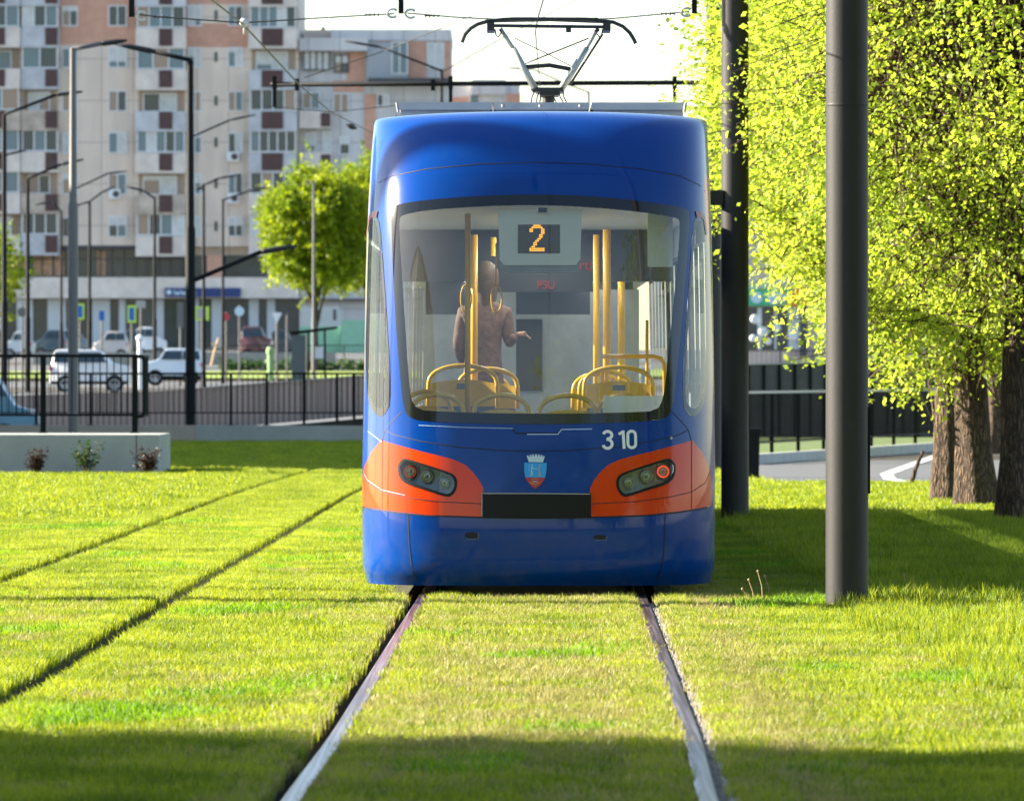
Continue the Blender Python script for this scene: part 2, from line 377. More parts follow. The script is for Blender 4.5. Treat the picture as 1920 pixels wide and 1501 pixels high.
# lawn slabs between the rail slots: (left edge fn, right edge fn)
slots = [(lambda y: cLf(y) - G2 - .15, lambda y: cLf(y) - G2 + .07), (lambda y: cLf(y) + G2 - .14, lambda y: cLf(y) + G2 + .06),
         (lambda y: cRf(y) - G2 - .12, lambda y: cRf(y) - G2 + .05), (lambda y: cRf(y) + G2 - .06, lambda y: cRf(y) + G2 + .10)]
def lawn_end(x): return 141.2 if x < 3.3 else 88.7
mb = MB()
def slab(fa, fb, y0, y1, step=1.0):
    n = int((y1 - y0) / step); yy = np.linspace(y0, y1, n + 1)
    vs = []
    for y in yy:
        a, b = float(fa(y)), float(fb(y))
        vs += [(a, y, -0.099), (a + .015, y, -.012), (b - .015, y, -.012), (b, y, -0.099)]
    fs = []
    for i in range(n):
        for k in range(3):
            fs.append((i * 4 + k, i * 4 + k + 1, i * 4 + 5 + k, i * 4 + 4 + k))
    fs += [(0, 1, 2, 3), (n * 4 + 3, n * 4 + 2, n * 4 + 1, n * 4)]
    mb.add(vs, fs)
slab(lambda y: -60, slots[0][0], 5, 141.2)
slab(slots[0][1], slots[1][0], 5, 141.2); slab(slots[1][1], slots[2][0], 5, 125)
slab(slots[2][1], slots[3][0], 5, 141.2); slab(slots[3][1], lambda y: 3.3, 88.7, 141.2)
slab(slots[3][1], lambda y: 60.0, 5, 88.7)
tag(mb.build('lawn', 'lawn'), kind='structure')

# rails
def rail(cf, off, label, y0=6, y1=141, step=0.5, top=-0.010):
    prof = [(-.06, -.10), (-.06, -.085), (-.012, -.07), (-.012, top - .04), (-.036, top - .03), (-.036, top - .004), (-.030, top), (.030, top),
            (.036, top - .004), (.036, top - .03), (.012, top - .04), (.012, -.07), (.06, -.085), (.06, -.10)]
    yy = np.arange(y0, y1, step); m = MB(); n = len(prof); vs = []
    for y in yy:
        c = float(cf(y)) + off
        vs += [(c + a, y, b) for a, b in prof]
    for i in range(len(yy) - 1):
        for k in range(n - 1):
            mi = 0 if k in (5, 6, 7) else 1
            m.f.append((i * n + k, i * n + k + 1, (i + 1) * n + k + 1, (i + 1) * n + k)); m.m.append(mi)
    m.v = vs
    o = m.build('rail', ['rail', 'railside']); tag(o, label, 'rail', 'tram rails in the grass')
    return o
rail(cRf, -G2, 'shiny steel rail running under the left side of the blue tram', top=.012)
rail(cRf, G2, 'worn steel rail running under the right side of the blue tram beside pale gravel', top=.004)
rail(cLf, G2, 'sunken rail nearest the tram on the empty neighbouring track', top=-.055)
rail(cLf, -G2, 'sunken rail farthest left on the empty neighbouring track', top=-.055)
# flangeway rail beside the right rail and its gravel strip
m = MB()
for y in np.arange(8, 43.5, 0.5):
    c0, c1 = float(cRf(y)) + G2, float(cRf(y + .5)) + G2
    for a, b, z in ((.045, .075, -.03), (.075, .12, -.005)):
        m.add([(c0 + a, y, z), (c0 + b, y, z), (c1 + b, y + .5, z), (c1 + a, y + .5, z)], [(0, 1, 2, 3)], 0)
rng = np.random.default_rng(5)
for i in range(2600):
    y = rng.uniform(20, 42); c = float(cRf(y)) + G2 + rng.uniform(.05, .15) ; s_ = rng.uniform(.003, .009); z = .0
    m.add([(c - s_, y, z - .02), (c, y - s_, z - .02), (c + s_, y, z - .02), (c, y + s_, z - .02), (c, y, z + s_)], [(0, 1, 4), (1, 2, 4), (2, 3, 4), (3, 0, 4)], 0)
tag(m.build('gravel', 'gravel'), 'pale gravel strip beside the right rail', 'gravel', kind='stuff')

# ------------------------------------------------------------------ grass (one stuff object, tufts instanced with geometry nodes)
def blade_mesh(name, n, rad, hmin, hmax, wd, lean, seed, matname):
    rg = np.random.default_rng(seed)
    P = np.empty((n, 5, 3)); 
    r = rad * np.sqrt(rg.random(n)); a = rg.random(n) * 2 * PI
    bx, by = r * np.cos(a), r * np.sin(a)
    h = rg.uniform(hmin, hmax, n) * (0.75 + 0.5 * rg.random(n)); dl = rg.random(n) * 2 * PI; ln = lean * h * rg.uniform(.2, 1.3, n)
    fa = rg.random(n) * 2 * PI; wx, wy = np.cos(fa) * wd / 2, np.sin(fa) * wd / 2
    dx, dy = np.cos(dl), np.sin(dl)
    P[:, 0] = np.stack([bx - wx, by - wy, -0.02 + 0 * h], 1); P[:, 1] = np.stack([bx + wx, by + wy, -0.02 + 0 * h], 1)
    mx, my = bx + dx * ln * .35, by + dy * ln * .35
    P[:, 2] = np.stack([mx + wx * .85, my + wy * .85, h * .62], 1); P[:, 3] = np.stack([mx - wx * .85, my - wy * .85, h * .62], 1)
    P[:, 4] = np.stack([bx + dx * ln, by + dy * ln, h], 1)
    me = bpy.data.meshes.new(name); me.vertices.add(n * 5); me.vertices.foreach_set('co', P.reshape(-1))
    idx = np.arange(n)[:, None] * 5
    loops = np.concatenate([idx + 0, idx + 1, idx + 2, idx + 3, idx + 3, idx + 2, idx + 4], 1).reshape(-1)
    me.loops.add(n * 7); me.loops.foreach_set('vertex_index', loops.astype(np.int32))
    st = np.stack([np.arange(n) * 7, np.arange(n) * 7 + 4], 1).reshape(-1)
    me.polygons.add(n * 2); me.polygons.foreach_set('loop_start', st.astype(np.int32))
    me.update(calc_edges=True); me.validate()
    me.materials.append(M[matname])
    o = bpy.data.objects.new(name, me)
    return o
M['grassS'] = leafmat('short_grass', (0.085, 0.16, 0.008), (0.28, 0.36, 0.03), 0.5, 1.3, tmul=(1.45, 1.2, 0.5))
M['grassD'] = leafmat('dry_grass', (0.20, 0.21, 0.05), (0.40, 0.36, 0.14), 0.4, 2.0, tmul=(1.1, 1.05, 0.8))
M['grassG'] = leafmat('lush_grass', (0.08, 0.17, 0.008), (0.22, 0.34, 0.015), 0.5, 1.5, tmul=(1.2, 1.3, 0.5))
T_short = blade_mesh('tuft_short', 190, .17, .018, .037, .0038, .7, 1, 'grassS')
T_dry = blade_mesh('tuft_dry', 170, .17, .018, .036, .0034, .8, 2, 'grassD')
T_long = blade_mesh('tuft_long', 110, .16, .06, .13, .0060, .55, 3, 'grassS')
T_lush = blade_mesh('tuft_lush', 130, .17, .03, .055, .006, .8, 4, 'grassG')
T_far = blade_mesh('tuft_far', 260, .38, .03, .07, .010, .6, 6, 'grassS')

def scatter_mesh(pts, scl):
    me = bpy.data.meshes.new('grass'); me.vertices.add(len(pts)); me.vertices.foreach_set('co', np.asarray(pts, dtype=np.float32).reshape(-1))
    a = me.attributes.new('sc', 'FLOAT', 'POINT'); a.data.foreach_set('value', np.asarray(scl, dtype=np.float32))
    return me
def gn_instancer(src):
    ng = bpy.data.node_groups.new('scatter', 'GeometryNodeTree')
    ng.interface.new_socket('Geometry', in_out='INPUT', socket_type='NodeSocketGeometry')
    ng.interface.new_socket('Geometry', in_out='OUTPUT', socket_type='NodeSocketGeometry')
    gi = ng.nodes.new('NodeGroupInput'); go = ng.nodes.new('NodeGroupOutput')
    ip = ng.nodes.new('GeometryNodeInstanceOnPoints'); oi = ng.nodes.new('GeometryNodeObjectInfo')
    oi.inputs['Object'].default_value = src; oi.inputs['As Instance'].default_value = True
    rv = ng.nodes.new('FunctionNodeRandomValue'); rv.data_type = 'FLOAT_VECTOR'
    rv.inputs[0].default_value = (-.08, -.08, 0); rv.inputs[1].default_value = (.08, .08, 2 * PI)
    at_ = ng.nodes.new('GeometryNodeInputNamedAttribute'); at_.data_type = 'FLOAT'; at_.inputs[0].default_value = 'sc'
    L = ng.links.new
    L(gi.outputs[0], ip.inputs['Points']); L(oi.outputs['Geometry'], ip.inputs['Instance'])
    L(rv.outputs[0], ip.inputs['Rotation']); L(at_.outputs[0], ip.inputs['Scale']); L(ip.outputs[0], go.inputs[0])
    return ng
def grass_obj(label, src, pts, scl):
    o = bpy.data.objects.new('grass', scatter_mesh(pts, scl)); col.objects.link(o)
    md = o.modifiers.new('scatter', 'NODES'); md.node_group = gn_instancer(src)
    return tag(o, label, 'grass', kind='stuff')

def vnoise(x, y, s, seed):
    """cheap smooth noise 0..1"""
    rg = np.random.default_rng(seed); k = rg.normal(size=(6, 2)) * s; ph = rg.random(6) * 2 * PI
    return 0.5 + 0.5 * np.sum([np.sin(k[i, 0] * x + k[i, 1] * y + ph[i]) for i in range(6)], 0) / 3.2
def scatter(y0, y1, step, marg, seed, xmax_extra=1.0, right_lim=None):
    rg = np.random.default_rng(seed); out = []
    y = y0
    while y < y1:
        half_l = 1010 * y / F + xmax_extra; half_r = 1010 * y / F + xmax_extra
        n = int((half_l + half_r) / step)
        xx = -half_l + (np.arange(n) + rg.random(n)) * step
        yy = y + rg.random(n) * step
        out.append(np.stack([xx, yy], 1)); y += step
    p = np.concatenate(out)
    ok = np.ones(len(p), bool)
    for a, b in slots:
        A, B = a(p[:, 1]), b(p[:, 1])
        ok &= ~((p[:, 0] > A - marg) & (p[:, 0] < B + marg))
    return p[ok]
p = scatter(20, 67, .155, .165, 11)
rg = np.random.default_rng(12)
p = p[~((p[:, 0] > 3.4) & (p[:, 1] > 88.5))]
nz = vnoise(p[:, 0], p[:, 1], 1.4, 3); dR = np.abs(p[:, 0] - (cRf(p[:, 1]) + G2 + .25)); dL = np.abs(p[:, 0] - (cRf(p[:, 1]) - G2))
intrack = np.abs(p[:, 0] - cRf(p[:, 1])) < .75
pdry = np.clip(0.95 - dR / .55, 0, 1) + np.clip(.55 - dL / .35, 0, 1) * .5 + intrack * .50 + 0.10 + (nz - .5) * .5
pdry *= (p[:, 1] < 50)
isdry = rg.random(len(p)) < pdry
longz = ((p[:, 0] > 2.15 + .25 * nz) & (p[:, 1] > 24)) 
islong = (~isdry) & longz & (rg.random(len(p)) < .6)
lush = (~isdry) & (~islong) & (vnoise(p[:, 0], p[:, 1], 2.4, 9) > .90)
short = ~(isdry | islong | lush)
under = (p[:, 1] > 44.0) & (p[:, 1] < 70) & (np.abs(p[:, 0] - cRf(p[:, 1])) < 1.12)
isdry &= ~under; islong &= ~under; lush &= ~under; short &= ~under
def mk(label, src, sel, lo=.8, hi=1.25):
    q = p[sel]; s_ = rg.uniform(lo, hi, len(q)) * (0.85 + .35 * vnoise(q[:, 0], q[:, 1], 1.0, 8))
    grass_obj(label, src, np.concatenate([q, np.zeros((len(q), 1)) - .01], 1), s_)
mk('short mown bright green grass around the tram tracks', T_short, short)
mk('dry straw coloured grass close to the rails', T_dry, isdry)
mk('taller unmown grass round the mast on the right', T_long, islong, .45, 1.0)
mk('lush dark green clover patches in the short grass', T_lush, lush)
# small tufts hugging the slot edges
ed = []
for si, (a_, b_) in enumerate(slots):
    for f_, sg_ in ((a_, -1), (b_, 1)):
        for off_, dn in ((.05, .05), (.11, .06), (.17, .075)):
            yy = np.arange(20, 67 if si > 1 else 112, dn) ; yy = yy + rg.uniform(-.03, .03, len(yy)); xx = f_(yy) + sg_ * (off_ + rg.uniform(-.02, .02, len(yy)))
            k_ = np.abs(xx) < 1000 * yy / F + .3; ed.append(np.stack([xx[k_], yy[k_]], 1))
ed = np.concatenate(ed); ed = ed[~((ed[:, 1] > 44.0) & (ed[:, 1] < 70) & (np.abs(ed[:, 0] - cRf(ed[:, 1])) < 1.12))]; dryp = np.abs(ed[:, 0] - cRf(ed[:, 1])) < 1.1; k1 = dryp & (rg.random(len(ed)) < .6)
T_e1 = blade_mesh('tuft_edge', 42, .065, .022, .046, .0042, .7, 21, 'grassS'); T_e2 = blade_mesh('tuft_edge_dry', 42, .065, .02, .04, .0040, .8, 22, 'grassD')
z_ = lambda q: np.concatenate([q, np.zeros((len(q), 1)) - .01], 1)
grass_obj('short green grass lining the rail grooves', T_e1, z_(ed[~k1]), rg.uniform(.8, 1.25, (~k1).sum())); grass_obj('dry grass lining the rail grooves', T_e2, z_(ed[k1]), rg.uniform(.8, 1.25, k1.sum()))
pn = scatter(67, 112, .2, .17, 14); near_l = np.abs(pn[:, 0] - cLf(pn[:, 1])) < 1.55; pn = pn[near_l]
grass_obj('mown green grass around the far bend of the empty track', T_short, z_(pn), rg.uniform(.9, 1.4, len(pn)))
pf = scatter(67, 141, .36, .13, 13, 2.0)
pf = pf[~((np.abs(pf[:, 0] - cLf(pf[:, 1])) < 1.40) & (pf[:, 1] < 112.5))]
pf = pf[~((pf[:, 0] > 3.3) & (pf[:, 1] > 88.6))]
pf = pf[~((pf[:, 0] < -5.0) & (pf[:, 1] > 96.6) & (pf[:, 1] < 98.0))]
grass_obj('mown green lawn farther back between the tracks and walls', T_far, np.concatenate([pf, np.zeros((len(pf), 1)) - .01], 1), rg.uniform(.8, 1.2, len(pf)))
# near-left and off-frame areas get none: outside the photograph

# ------------------------------------------------------------------ the tram
TY, TCX = 43.8, (1006 - 960) * 43.8 / F
YAW = 0.010
prof = [(.075, .085, 1.203), (.11, .058, 1.210), (.170, .014, 1.227), (.190, .004, 1.231), (.24, .0, 1.232), (.40, -.008, 1.232), (.56, -.006, 1.234), (.75, .006, 1.235),
        (1.0, .04, 1.234), (1.2, .075, 1.232), (1.6, .145, 1.228), (2.0, .22, 1.222), (2.4, .305, 1.215), (2.65, .375, 1.209), (2.85, .455, 1.203),
        (3.0, .54, 1.198), (3.12, .62, 1.194), (3.22, .71, 1.190), (3.29, .80, 1.188), (3.335, .90, 1.187), (3.362, 1.03, 1.185), (3.372, 1.20, 1.182)]
pa = np.array(prof)
pv = np.concatenate([[0], np.cumsum(np.hypot(np.diff(pa[:, 0]), np.diff(pa[:, 1])))])
# smooth profile resample (Catmull-Rom)
def cr(t_, xs_, ys_):
    i = int(np.clip(np.searchsorted(xs_, t_) - 1, 0, len(xs_) - 2)); x0, x1 = xs_[i], xs_[i + 1]; h = x1 - x0; u = (t_ - x0) / h
    def sl(j):
        if j <= 0: return (ys_[1] - ys_[0]) / (xs_[1] - xs_[0])
        if j >= len(xs_) - 1: return (ys_[-1] - ys_[-2]) / (xs_[-1] - xs_[-2])
        return (ys_[j + 1] - ys_[j - 1]) / (xs_[j + 1] - xs_[j - 1])
    m0, m1 = sl(i) * h, sl(i + 1) * h
    return (2 * u**3 - 3 * u**2 + 1) * ys_[i] + (u**3 - 2 * u**2 + u) * m0 + (-2 * u**3 + 3 * u**2) * ys_[i + 1] + (u**3 - u**2) * m1
vv = np.linspace(0, pv[-1], 240)
Pz = np.array([cr(t_, pv, pa[:, 0]) for t_ in vv]); Py = np.array([cr(t_, pv, pa[:, 1]) for t_ in vv]); Pw = np.array([cr(t_, pv, pa[:, 2]) for t_ in vv])
NE, DD = 3.3, 1.12
def S(th, v):
    z, y0, w_ = np.interp(v, vv, Pz), np.interp(v, vv, Py), np.interp(v, vv, Pw)
    su = math.copysign(abs(math.sin(th)) ** (2 / NE), th); cu = max(0, math.cos(th)) ** (2 / NE)
    camb = 0.035 * su * su * max(0, (z - 2.6) / .77)
    dy = y0 + DD * (1 - cu)
    return Vector((TCX + w_ * su + YAW * dy * 2, TY + dy, z - camb))
def Nn(th, v):
    e = 0.004
    th = max(-PI / 2 + .02, min(PI / 2 - .02, th)); 
    a = S(th + e, v) - S(th - e, v)
    v1, v0 = min(v + e * 2, pv[-1]), max(v - e * 2, 0)
    b = S(th, v1) - S(th, v0)
    n = a.cross(b)
    n.normalize()
    if n.y > 0 and abs(th) < 1.3: n = -n
    return n
def inv(px, py):
    z, dy = 1.5, 0.2; th = 0
    for _ in range(30):
        Y = TY + dy
        z = Z_(py, Y); v = float(np.interp(z, Pz, vv)); w_ = np.interp(v, vv, Pw); y0 = np.interp(v, vv, Py)
        u = ((px - 960) * Y / F - TCX - YAW * dy * 2) / w_
        u = max(-.9995, min(.9995, u))
        th = math.copysign(math.asin(abs(u) ** (NE / 2)), u)
        dn = y0 + DD * (1 - max(0, math.cos(th)) ** (2 / NE)); dy = 0.5 * dy + 0.5 * dn
    return th, v
KT = 1.15
def uvp(px, py):
    th, v = inv(px, py); return (th * KT, v)
def on(px, py, off=0.0):
    th, v = inv(px, py); return S(th, v) + Nn(th, v) * off
def mir(poly): return [(2012.5 - x, y) for x, y in poly]
def dens(poly, step=14):
    out = []
    n = len(poly)
    for i in range(n):
        a, b = poly[i], poly[(i + 1) % n]; d = math.hypot(b[0] - a[0], b[1] - a[1]); k = max(1, int(d / step))
        for j in range(k): out.append((a[0] + (b[0] - a[0]) * j / k, a[1] + (b[1] - a[1]) * j / k))
    return out
def chaikin(poly, n=2, closed=True):
    for _ in range(n):
        q = []
        m = len(poly); rng_ = range(m) if closed else range(m - 1)
        if not closed: q.append(poly[0])
        for i in rng_:
            a, b = poly[i], poly[(i + 1) % m]
            q += [(a[0] * .75 + b[0] * .25, a[1] * .75 + b[1] * .25), (a[0] * .25 + b[0] * .75, a[1] * .25 + b[1] * .75)]
        if not closed: q.append(poly[-1])
        poly = q
    return poly
def pip(x, y, poly):
    c = False; n = len(poly); j = n - 1
    for i in range(n):
        xi, yi = poly[i]; xj, yj = poly[j]
        if (yi > y) != (yj > y) and x < (xj - xi) * (y - yi) / (yj - yi) + xi: c = not c
        j = i
    return c
def cdt(polys_uv, ths, vs_, keep):
    """triangulate grid + polygons in (th*KT, v); keep(x, y) -> material index or None"""
    V, E = [], []
    for p_ in polys_uv:
        o = len(V); V += [Vector(q) for q in p_]; E += [(o + i, o + (i + 1) % len(p_)) for i in range(len(p_))]
    for a in ths:
        for b in vs_: V.append(Vector((a, b)))
    r = delaunay_2d_cdt(V, E, [], 0, 1e-5)
    vo, tri = r[0], r[2]
    out = []
    for t_ in tri:
        cx_ = sum(vo[i][0] for i in t_) / 3; cy_ = sum(vo[i][1] for i in t_) / 3
        k = keep(cx_, cy_)
        if k is not None: out.append((t_, k))
    return vo, out
def surf_mesh(name, vo, tris, mats, parent, off=0.0):
    used = sorted({i for t_, _ in tris for i in t_}); mp = {u: k for k, u in enumerate(used)}
    vs, ns = [], []
    for u in used:
        th, v = vo[u][0] / KT, vo[u][1]; n = Nn(th, v); vs.append(S(th, v) + n * off); ns.append(n)
    m = MB(); fs = []
    for t_, k in tris:
        a, b, c = [mp[i] for i in t_]
        nn_ = (vs[b] - vs[a]).cross(vs[c] - vs[a])
        if nn_.dot(ns[a]) < 0: b, c = c, b
        m.f.append((a, b, c)); m.m.append(k)
    m.v = vs
    o = m.build(name, mats, parent, smooth=True)
    inv3 = world_of(parent).inverted().to_3x3()
    if len(o.data.vertices) == len(ns):
        o.data.normals_split_custom_set_from_vertices([tuple((inv3 @ n).normalized()) for n in ns])
    return o
def patch(name, poly, mat_, parent, off, step=16, grid=0.05):
    p_ = [uvp(*q) for q in dens(poly, step)]
    xs_ = [q[0] for q in p_]; ys_ = [q[1] for q in p_]
    ga = np.arange(min(xs_) + grid / 2, max(xs_), grid); gb = np.arange(min(ys_) + grid / 2, max(ys_), grid)
    vo, tr = cdt([p_], ga, gb, lambda x, y: 0 if pip(x, y, p_) else None)
    return surf_mesh(name, vo, tr, [mat_], parent, off)
def ring(name, outer, inner, mat_, parent, off, step=14, grid=.06):
    a = [uvp(*q) for q in dens(outer, step)]; b = [uvp(*q) for q in dens(inner, step)]
    vo, tr = cdt([a, b], [], [], lambda x, y: 0 if pip(x, y, a) and not pip(x, y, b) else None)
    return surf_mesh(name, vo, tr, [mat_], parent, off)
def ribbon(m, line, w_, off, mi=0, step=10):
    """thin band on the body surface along a photo polyline, w_ in metres"""
    q = []
    for i in range(len(line) - 1):
        a, b = line[i], line[i + 1]; d = math.hypot(b[0] - a[0], b[1] - a[1]); k = max(1, int(d / step))
        for j in range(k): q.append((a[0] + (b[0] - a[0]) * j / k, a[1] + (b[1] - a[1]) * j / k))
    q.append(line[-1])
    P_, N_ = [], []
    for a in q:
        th, v = inv(*a); P_.append(S(th, v)); N_.append(Nn(th, v))
    vs = []
    for i, p_ in enumerate(P_):
        d = (P_[min(i + 1, len(P_) - 1)] - P_[max(i - 1, 0)]).normalized(); s_ = d.cross(N_[i]).normalized() * (w_ / 2)
        vs += [p_ + s_ + N_[i] * off, p_ - s_ + N_[i] * off]
    fs = [(2 * i, 2 * i + 1, 2 * i + 3, 2 * i + 2) for i in range(len(P_) - 1)]
    m.add(vs, fs, mi)

tram = empty('tram', (TCX, TY + 1, 0), 'blue tram with orange headlamp bands showing route 2 and number 310', 'tram')

WS_out = chaikin([(733, 392), (742, 383), (800, 374), (900, 367), (1000, 364.5), (1100, 367), (1200, 376), (1283, 388), (1294, 398), (1288, 480), (1279, 600), (1265, 730), (1260, 768), (1246, 786),
          (1200, 790), (1100, 794), (1000, 795), (900, 794), (810, 790), (771, 786), (757, 768), (750, 700), (742, 600), (736, 480)], 1)
WS_in = chaikin([(749, 412), (754, 403), (800, 394), (900, 387), (1000, 384.5), (1100, 388), (1200, 397), (1268, 408), (1275, 416), (1270, 490), (1261, 580), (1249, 700), (1243, 748), (1231, 770),
         (1180, 773), (1100, 775), (1000, 775.5), (900, 774), (820, 771), (785, 768), (771, 750), (766, 700), (757, 560), (750, 450)], 1)
QW_out = chaikin([(695, 403), (706, 404), (713, 420), (719, 500), (726, 600), (732, 700), (732, 756), (724, 774), (712, 783), (700, 771), (691, 752), (687, 700), (685.5, 600), (686.5, 500), (689, 430)], 1)
QW_in = chaikin([(696, 412), (705, 414), (709, 430), (715, 500), (722, 600), (728, 700), (728, 748), (720, 763), (711, 767), (701, 759), (694, 742), (690.5, 700), (689, 600), (690, 500), (692, 440)], 1)
OR_l = [(714, 825), (735, 831), (760, 838), (790, 846), (820, 853), (850, 861), (872, 871), (887, 885), (899, 901), (906, 914), (906, 969), (850, 968), (800, 964.5), (740, 958), (700, 952), (677.8, 947), (677.6, 905), (684, 873), (697, 846)]
HL_out = chaikin([(747, 869), (756, 859), (766, 860), (800, 871), (846, 886), (857, 896), (857, 915), (846, 931), (833, 930), (800, 919), (763, 908), (750, 897), (746, 882)], 1)
HL_in = chaikin([(751, 871), (759, 863), (768, 865), (800, 875), (843, 889), (852, 898), (852, 914), (843, 926), (833, 925), (800, 914), (766, 903), (755, 893), (750, 882)], 1)
ORS = [(683.5, 330), (690, 318), (693, 350), (690, 400), (688, 455), (684, 462), (683, 400)]

polys = {'ws': WS_out, 'ql': QW_out, 'qr': mir(QW_out), 'hl': HL_out, 'hr': mir(HL_out), 'ol': OR_l, 'or': mir(OR_l), 'sl': ORS, 'sr_reflection': mir(ORS)}  # right corner strip paints in a yellowish reflection
PU = {k: [uvp(*q) for q in dens(p_, 14)] for k, p_ in polys.items()}
ths = np.concatenate([np.linspace(-PI / 2, PI / 2, 57)]) * KT
vgrid = list(np.arange(0, 3.0, .07)) + list(np.arange(3.0, pv[-1], .03)) + [pv[-1]]
def keep(x, y):
    for k in ('ws', 'ql', 'qr', 'hl', 'hr'):
        if pip(x, y, PU[k]): return None
    if any(pip(x, y, PU[k]) for k in ('ol', 'or', 'sl', 'sr_reflection')): return 1
    return 0
vo, tr = cdt(list(PU.values()), ths, vgrid, keep)
body = surf_mesh('body', vo, tr, ['blue', 'orange'], tram)

# glazing
ring('windscreen_frame', WS_out, WS_in, 'frit', tram, .003)
patch('windscreen', WS_in, 'winds', tram, .003, grid=.12)
for f in (lambda p_: p_, mir):
    ring('window_frame', f(QW_out), f(QW_in), 'frit', tram, .003)
    patch('side_glass', f(QW_in), 'wing', tram, .003, grid=.08)
# red-black brow over the quarter windows
m = MB()
brow = [(689, 440), (693, 410), (699, 402), (708, 402)]
dr = mat('dark_red_trim', (0.20, 0.012, 0.006), 0.3)
for f in (lambda p_: p_, mir):
    m = MB(); ribbon(m, f(brow), .045, .006); m.build('window_brow', dr, tram)

# panel gaps
m = MB()
arch = [(690, 357), (700, 345), (735, 327), (800, 315), (900, 307), (1003, 304.5), (1100, 307), (1200, 315), (1275, 327), (1312, 345), (1322, 357)]
ribbon(m, arch, .007, .0012)
ribbon(m, [(722, 806), (740, 815), (790, 827), (860, 838), (940, 844), (1006, 846), (1070, 844), (1150, 838), (1222, 827), (1272, 815), (1290, 806)], .006, .0012)
low = [(677.8, 949), (700, 954), (740, 960), (800, 966), (903, 969.5), (1003, 970.5), (1108, 969.5), (1210, 966), (1272, 960), (1312, 954), (1335, 949)]
ribbon(m, low, .010, .0015)
for f in (lambda p_: p_, mir):
    ribbon(m, f([(765, 963), (767, 1020), (771, 1060), (782, 1088)]), .007, .0015)
    ribbon(m, f([(716, 826), (716, 954)]), .005, .0018)
    ribbon(m, f([(755, 770), (735, 790), (722, 806), (716, 826)]), .006, .0012)
    ribbon(m, f([(680, 880), (690, 905), (716, 922), (760, 932), (820, 940), (903, 944)]), .005, .0018)
ribbon(m, [(960, 803), (968, 812), (1045, 812), (1053, 803)], .009, .0015)
m.build('panel_gap', 'seam', tram)
m = MB()
ribbon(m, [(785, 797), (870, 801), (962, 803)], .0035, .0025); ribbon(m, [(988, 814), (1046, 814), (1053, 805), (1110, 804)], .006, .0035)
ribbon(m, [(680, 800), (690, 808), (716, 828)], .003, .002); ribbon(m, [(679, 880), (690, 900), (716, 918), (760, 928)], .003, .003)
m.build('edge_highlight', mat('painted_highlight', (0.45, 0.6, 0.85), 0.3), tram)  # pale ribbons paint highlights along the panel seams

# lamps
for f, side in ((lambda p_: p_, -1), (mir, 1)):
    cpt = on(*f([(802, 895)])[0])
    hl = ring('headlight', f(HL_out), f(HL_in), 'black', tram, .004, step=8)
    patch('lens', f(HL_in), 'wing', hl, .003, step=8, grid=.06)
    # recessed bowl
    inner = f(dens(HL_in, 8)); m = MB(); A_ = [on(x, y, .001) for x, y in inner]; B_ = [on(x, y, 0) + Vector((0, .07, 0)) for x, y in inner]
    n = len(A_); cen = sum(B_, Vector()) / n
    m.add(A_ + B_ + [cen], [(i, (i + 1) % n, n + (i + 1) % n, n + i) for i in range(n)] + [(n + i, n + (i + 1) % n, 2 * n) for i in range(n)])
    m.build('lamp_bowl', mat('lamp_bowl', (0.26, 0.28, 0.31), 0.3, metal=0.3), hl)
    for (lx, ly, kind) in ((769, 884, 'red'), (800, 893, 'clear'), (833, 905, 'clear2')):
        q = f([(lx, ly)])[0]; c = on(*q) + Vector((0, .065, 0)); ax = Vector((0, -1, 0)); m = MB()
        rr = .043 if kind != 'clear2' else .036
        m.lathe(c, ax, [(0, rr), (.03, rr), (.034, rr * .93), (.03, rr * .86), (.012, rr * .6), (.006, rr * .30), (.03, rr * .28), (.036, rr * .16), (.037, 0.0005)], 24)
        mm_ = mat('lamp_reflector', (0.45, 0.47, 0.42), 0.18, metal=0.8)
        rf = m.build('lamp', mm_, hl, smooth=True)
        if kind == 'red':
            m = MB(); m.lathe(c, ax, [(.031, rr * 1.0), (.038, rr * .95), (.038, rr * .80), (.031, rr * .74)], 28)
            m.build('red_ring', mat('red_ring', (0.7, 0.05, 0.03), 0.3, emit=(1, 0.06, 0.03), estr=.20 if side > 0 else .03), hl, smooth=True)
    m = MB()
    for lx, ly0, ly1 in ((783, 872, 904), (817, 884, 916), (826, 886, 920)):
        a, b = f([(lx, ly0)])[0], f([(lx, ly1)])[0]; m.tube([on(*a) + Vector((0, .03, 0)), on(*b) + Vector((0, .03, 0))], .0022, 6)
    m.build('divider', 'steelgrey', hl)

# number plate recess panel and tow slots
def plate(name, x0, x1, y0, y1, thick, mat_, off0=0.0, k=9):
    m = MB(); n = k; fr, bk = [], []
    for j in range(2):
        for i in range(n + 1):
            px = x0 + (x1 - x0) * i / n; py = (y0, y1)[j]
            fr.append(on(px, py, off0 + thick)); bk.append(on(px, py, off0 - .01))
    m.add(fr + bk, [(i, i + 1, n + 2 + i, n + 1 + i) for i in range(n)])
    T = 2 * (n + 1)
    m.f += [(i, i + 1, T + i + 1, T + i) for i in range(n)] + [(n + 1 + i, n + 2 + i, T + n + 2 + i, T + n + 1 + i) for i in range(n)] + [(0, n + 1, T + n + 1, T), (n, 2 * n + 1, T + 2 * n + 1, T + n)]
    m.m += [0] * (2 * n + 2)
    return m.build(name, mat_, tram)
plate('plate_holder', 903.5, 1108, 924, 970, .018, 'black')
m = MB(); ribbon(m, [(904, 968), (904, 925), (1000, 925), (1106, 926)], .006, .021)
m.build('plate_trim', 'steelgrey', tram)
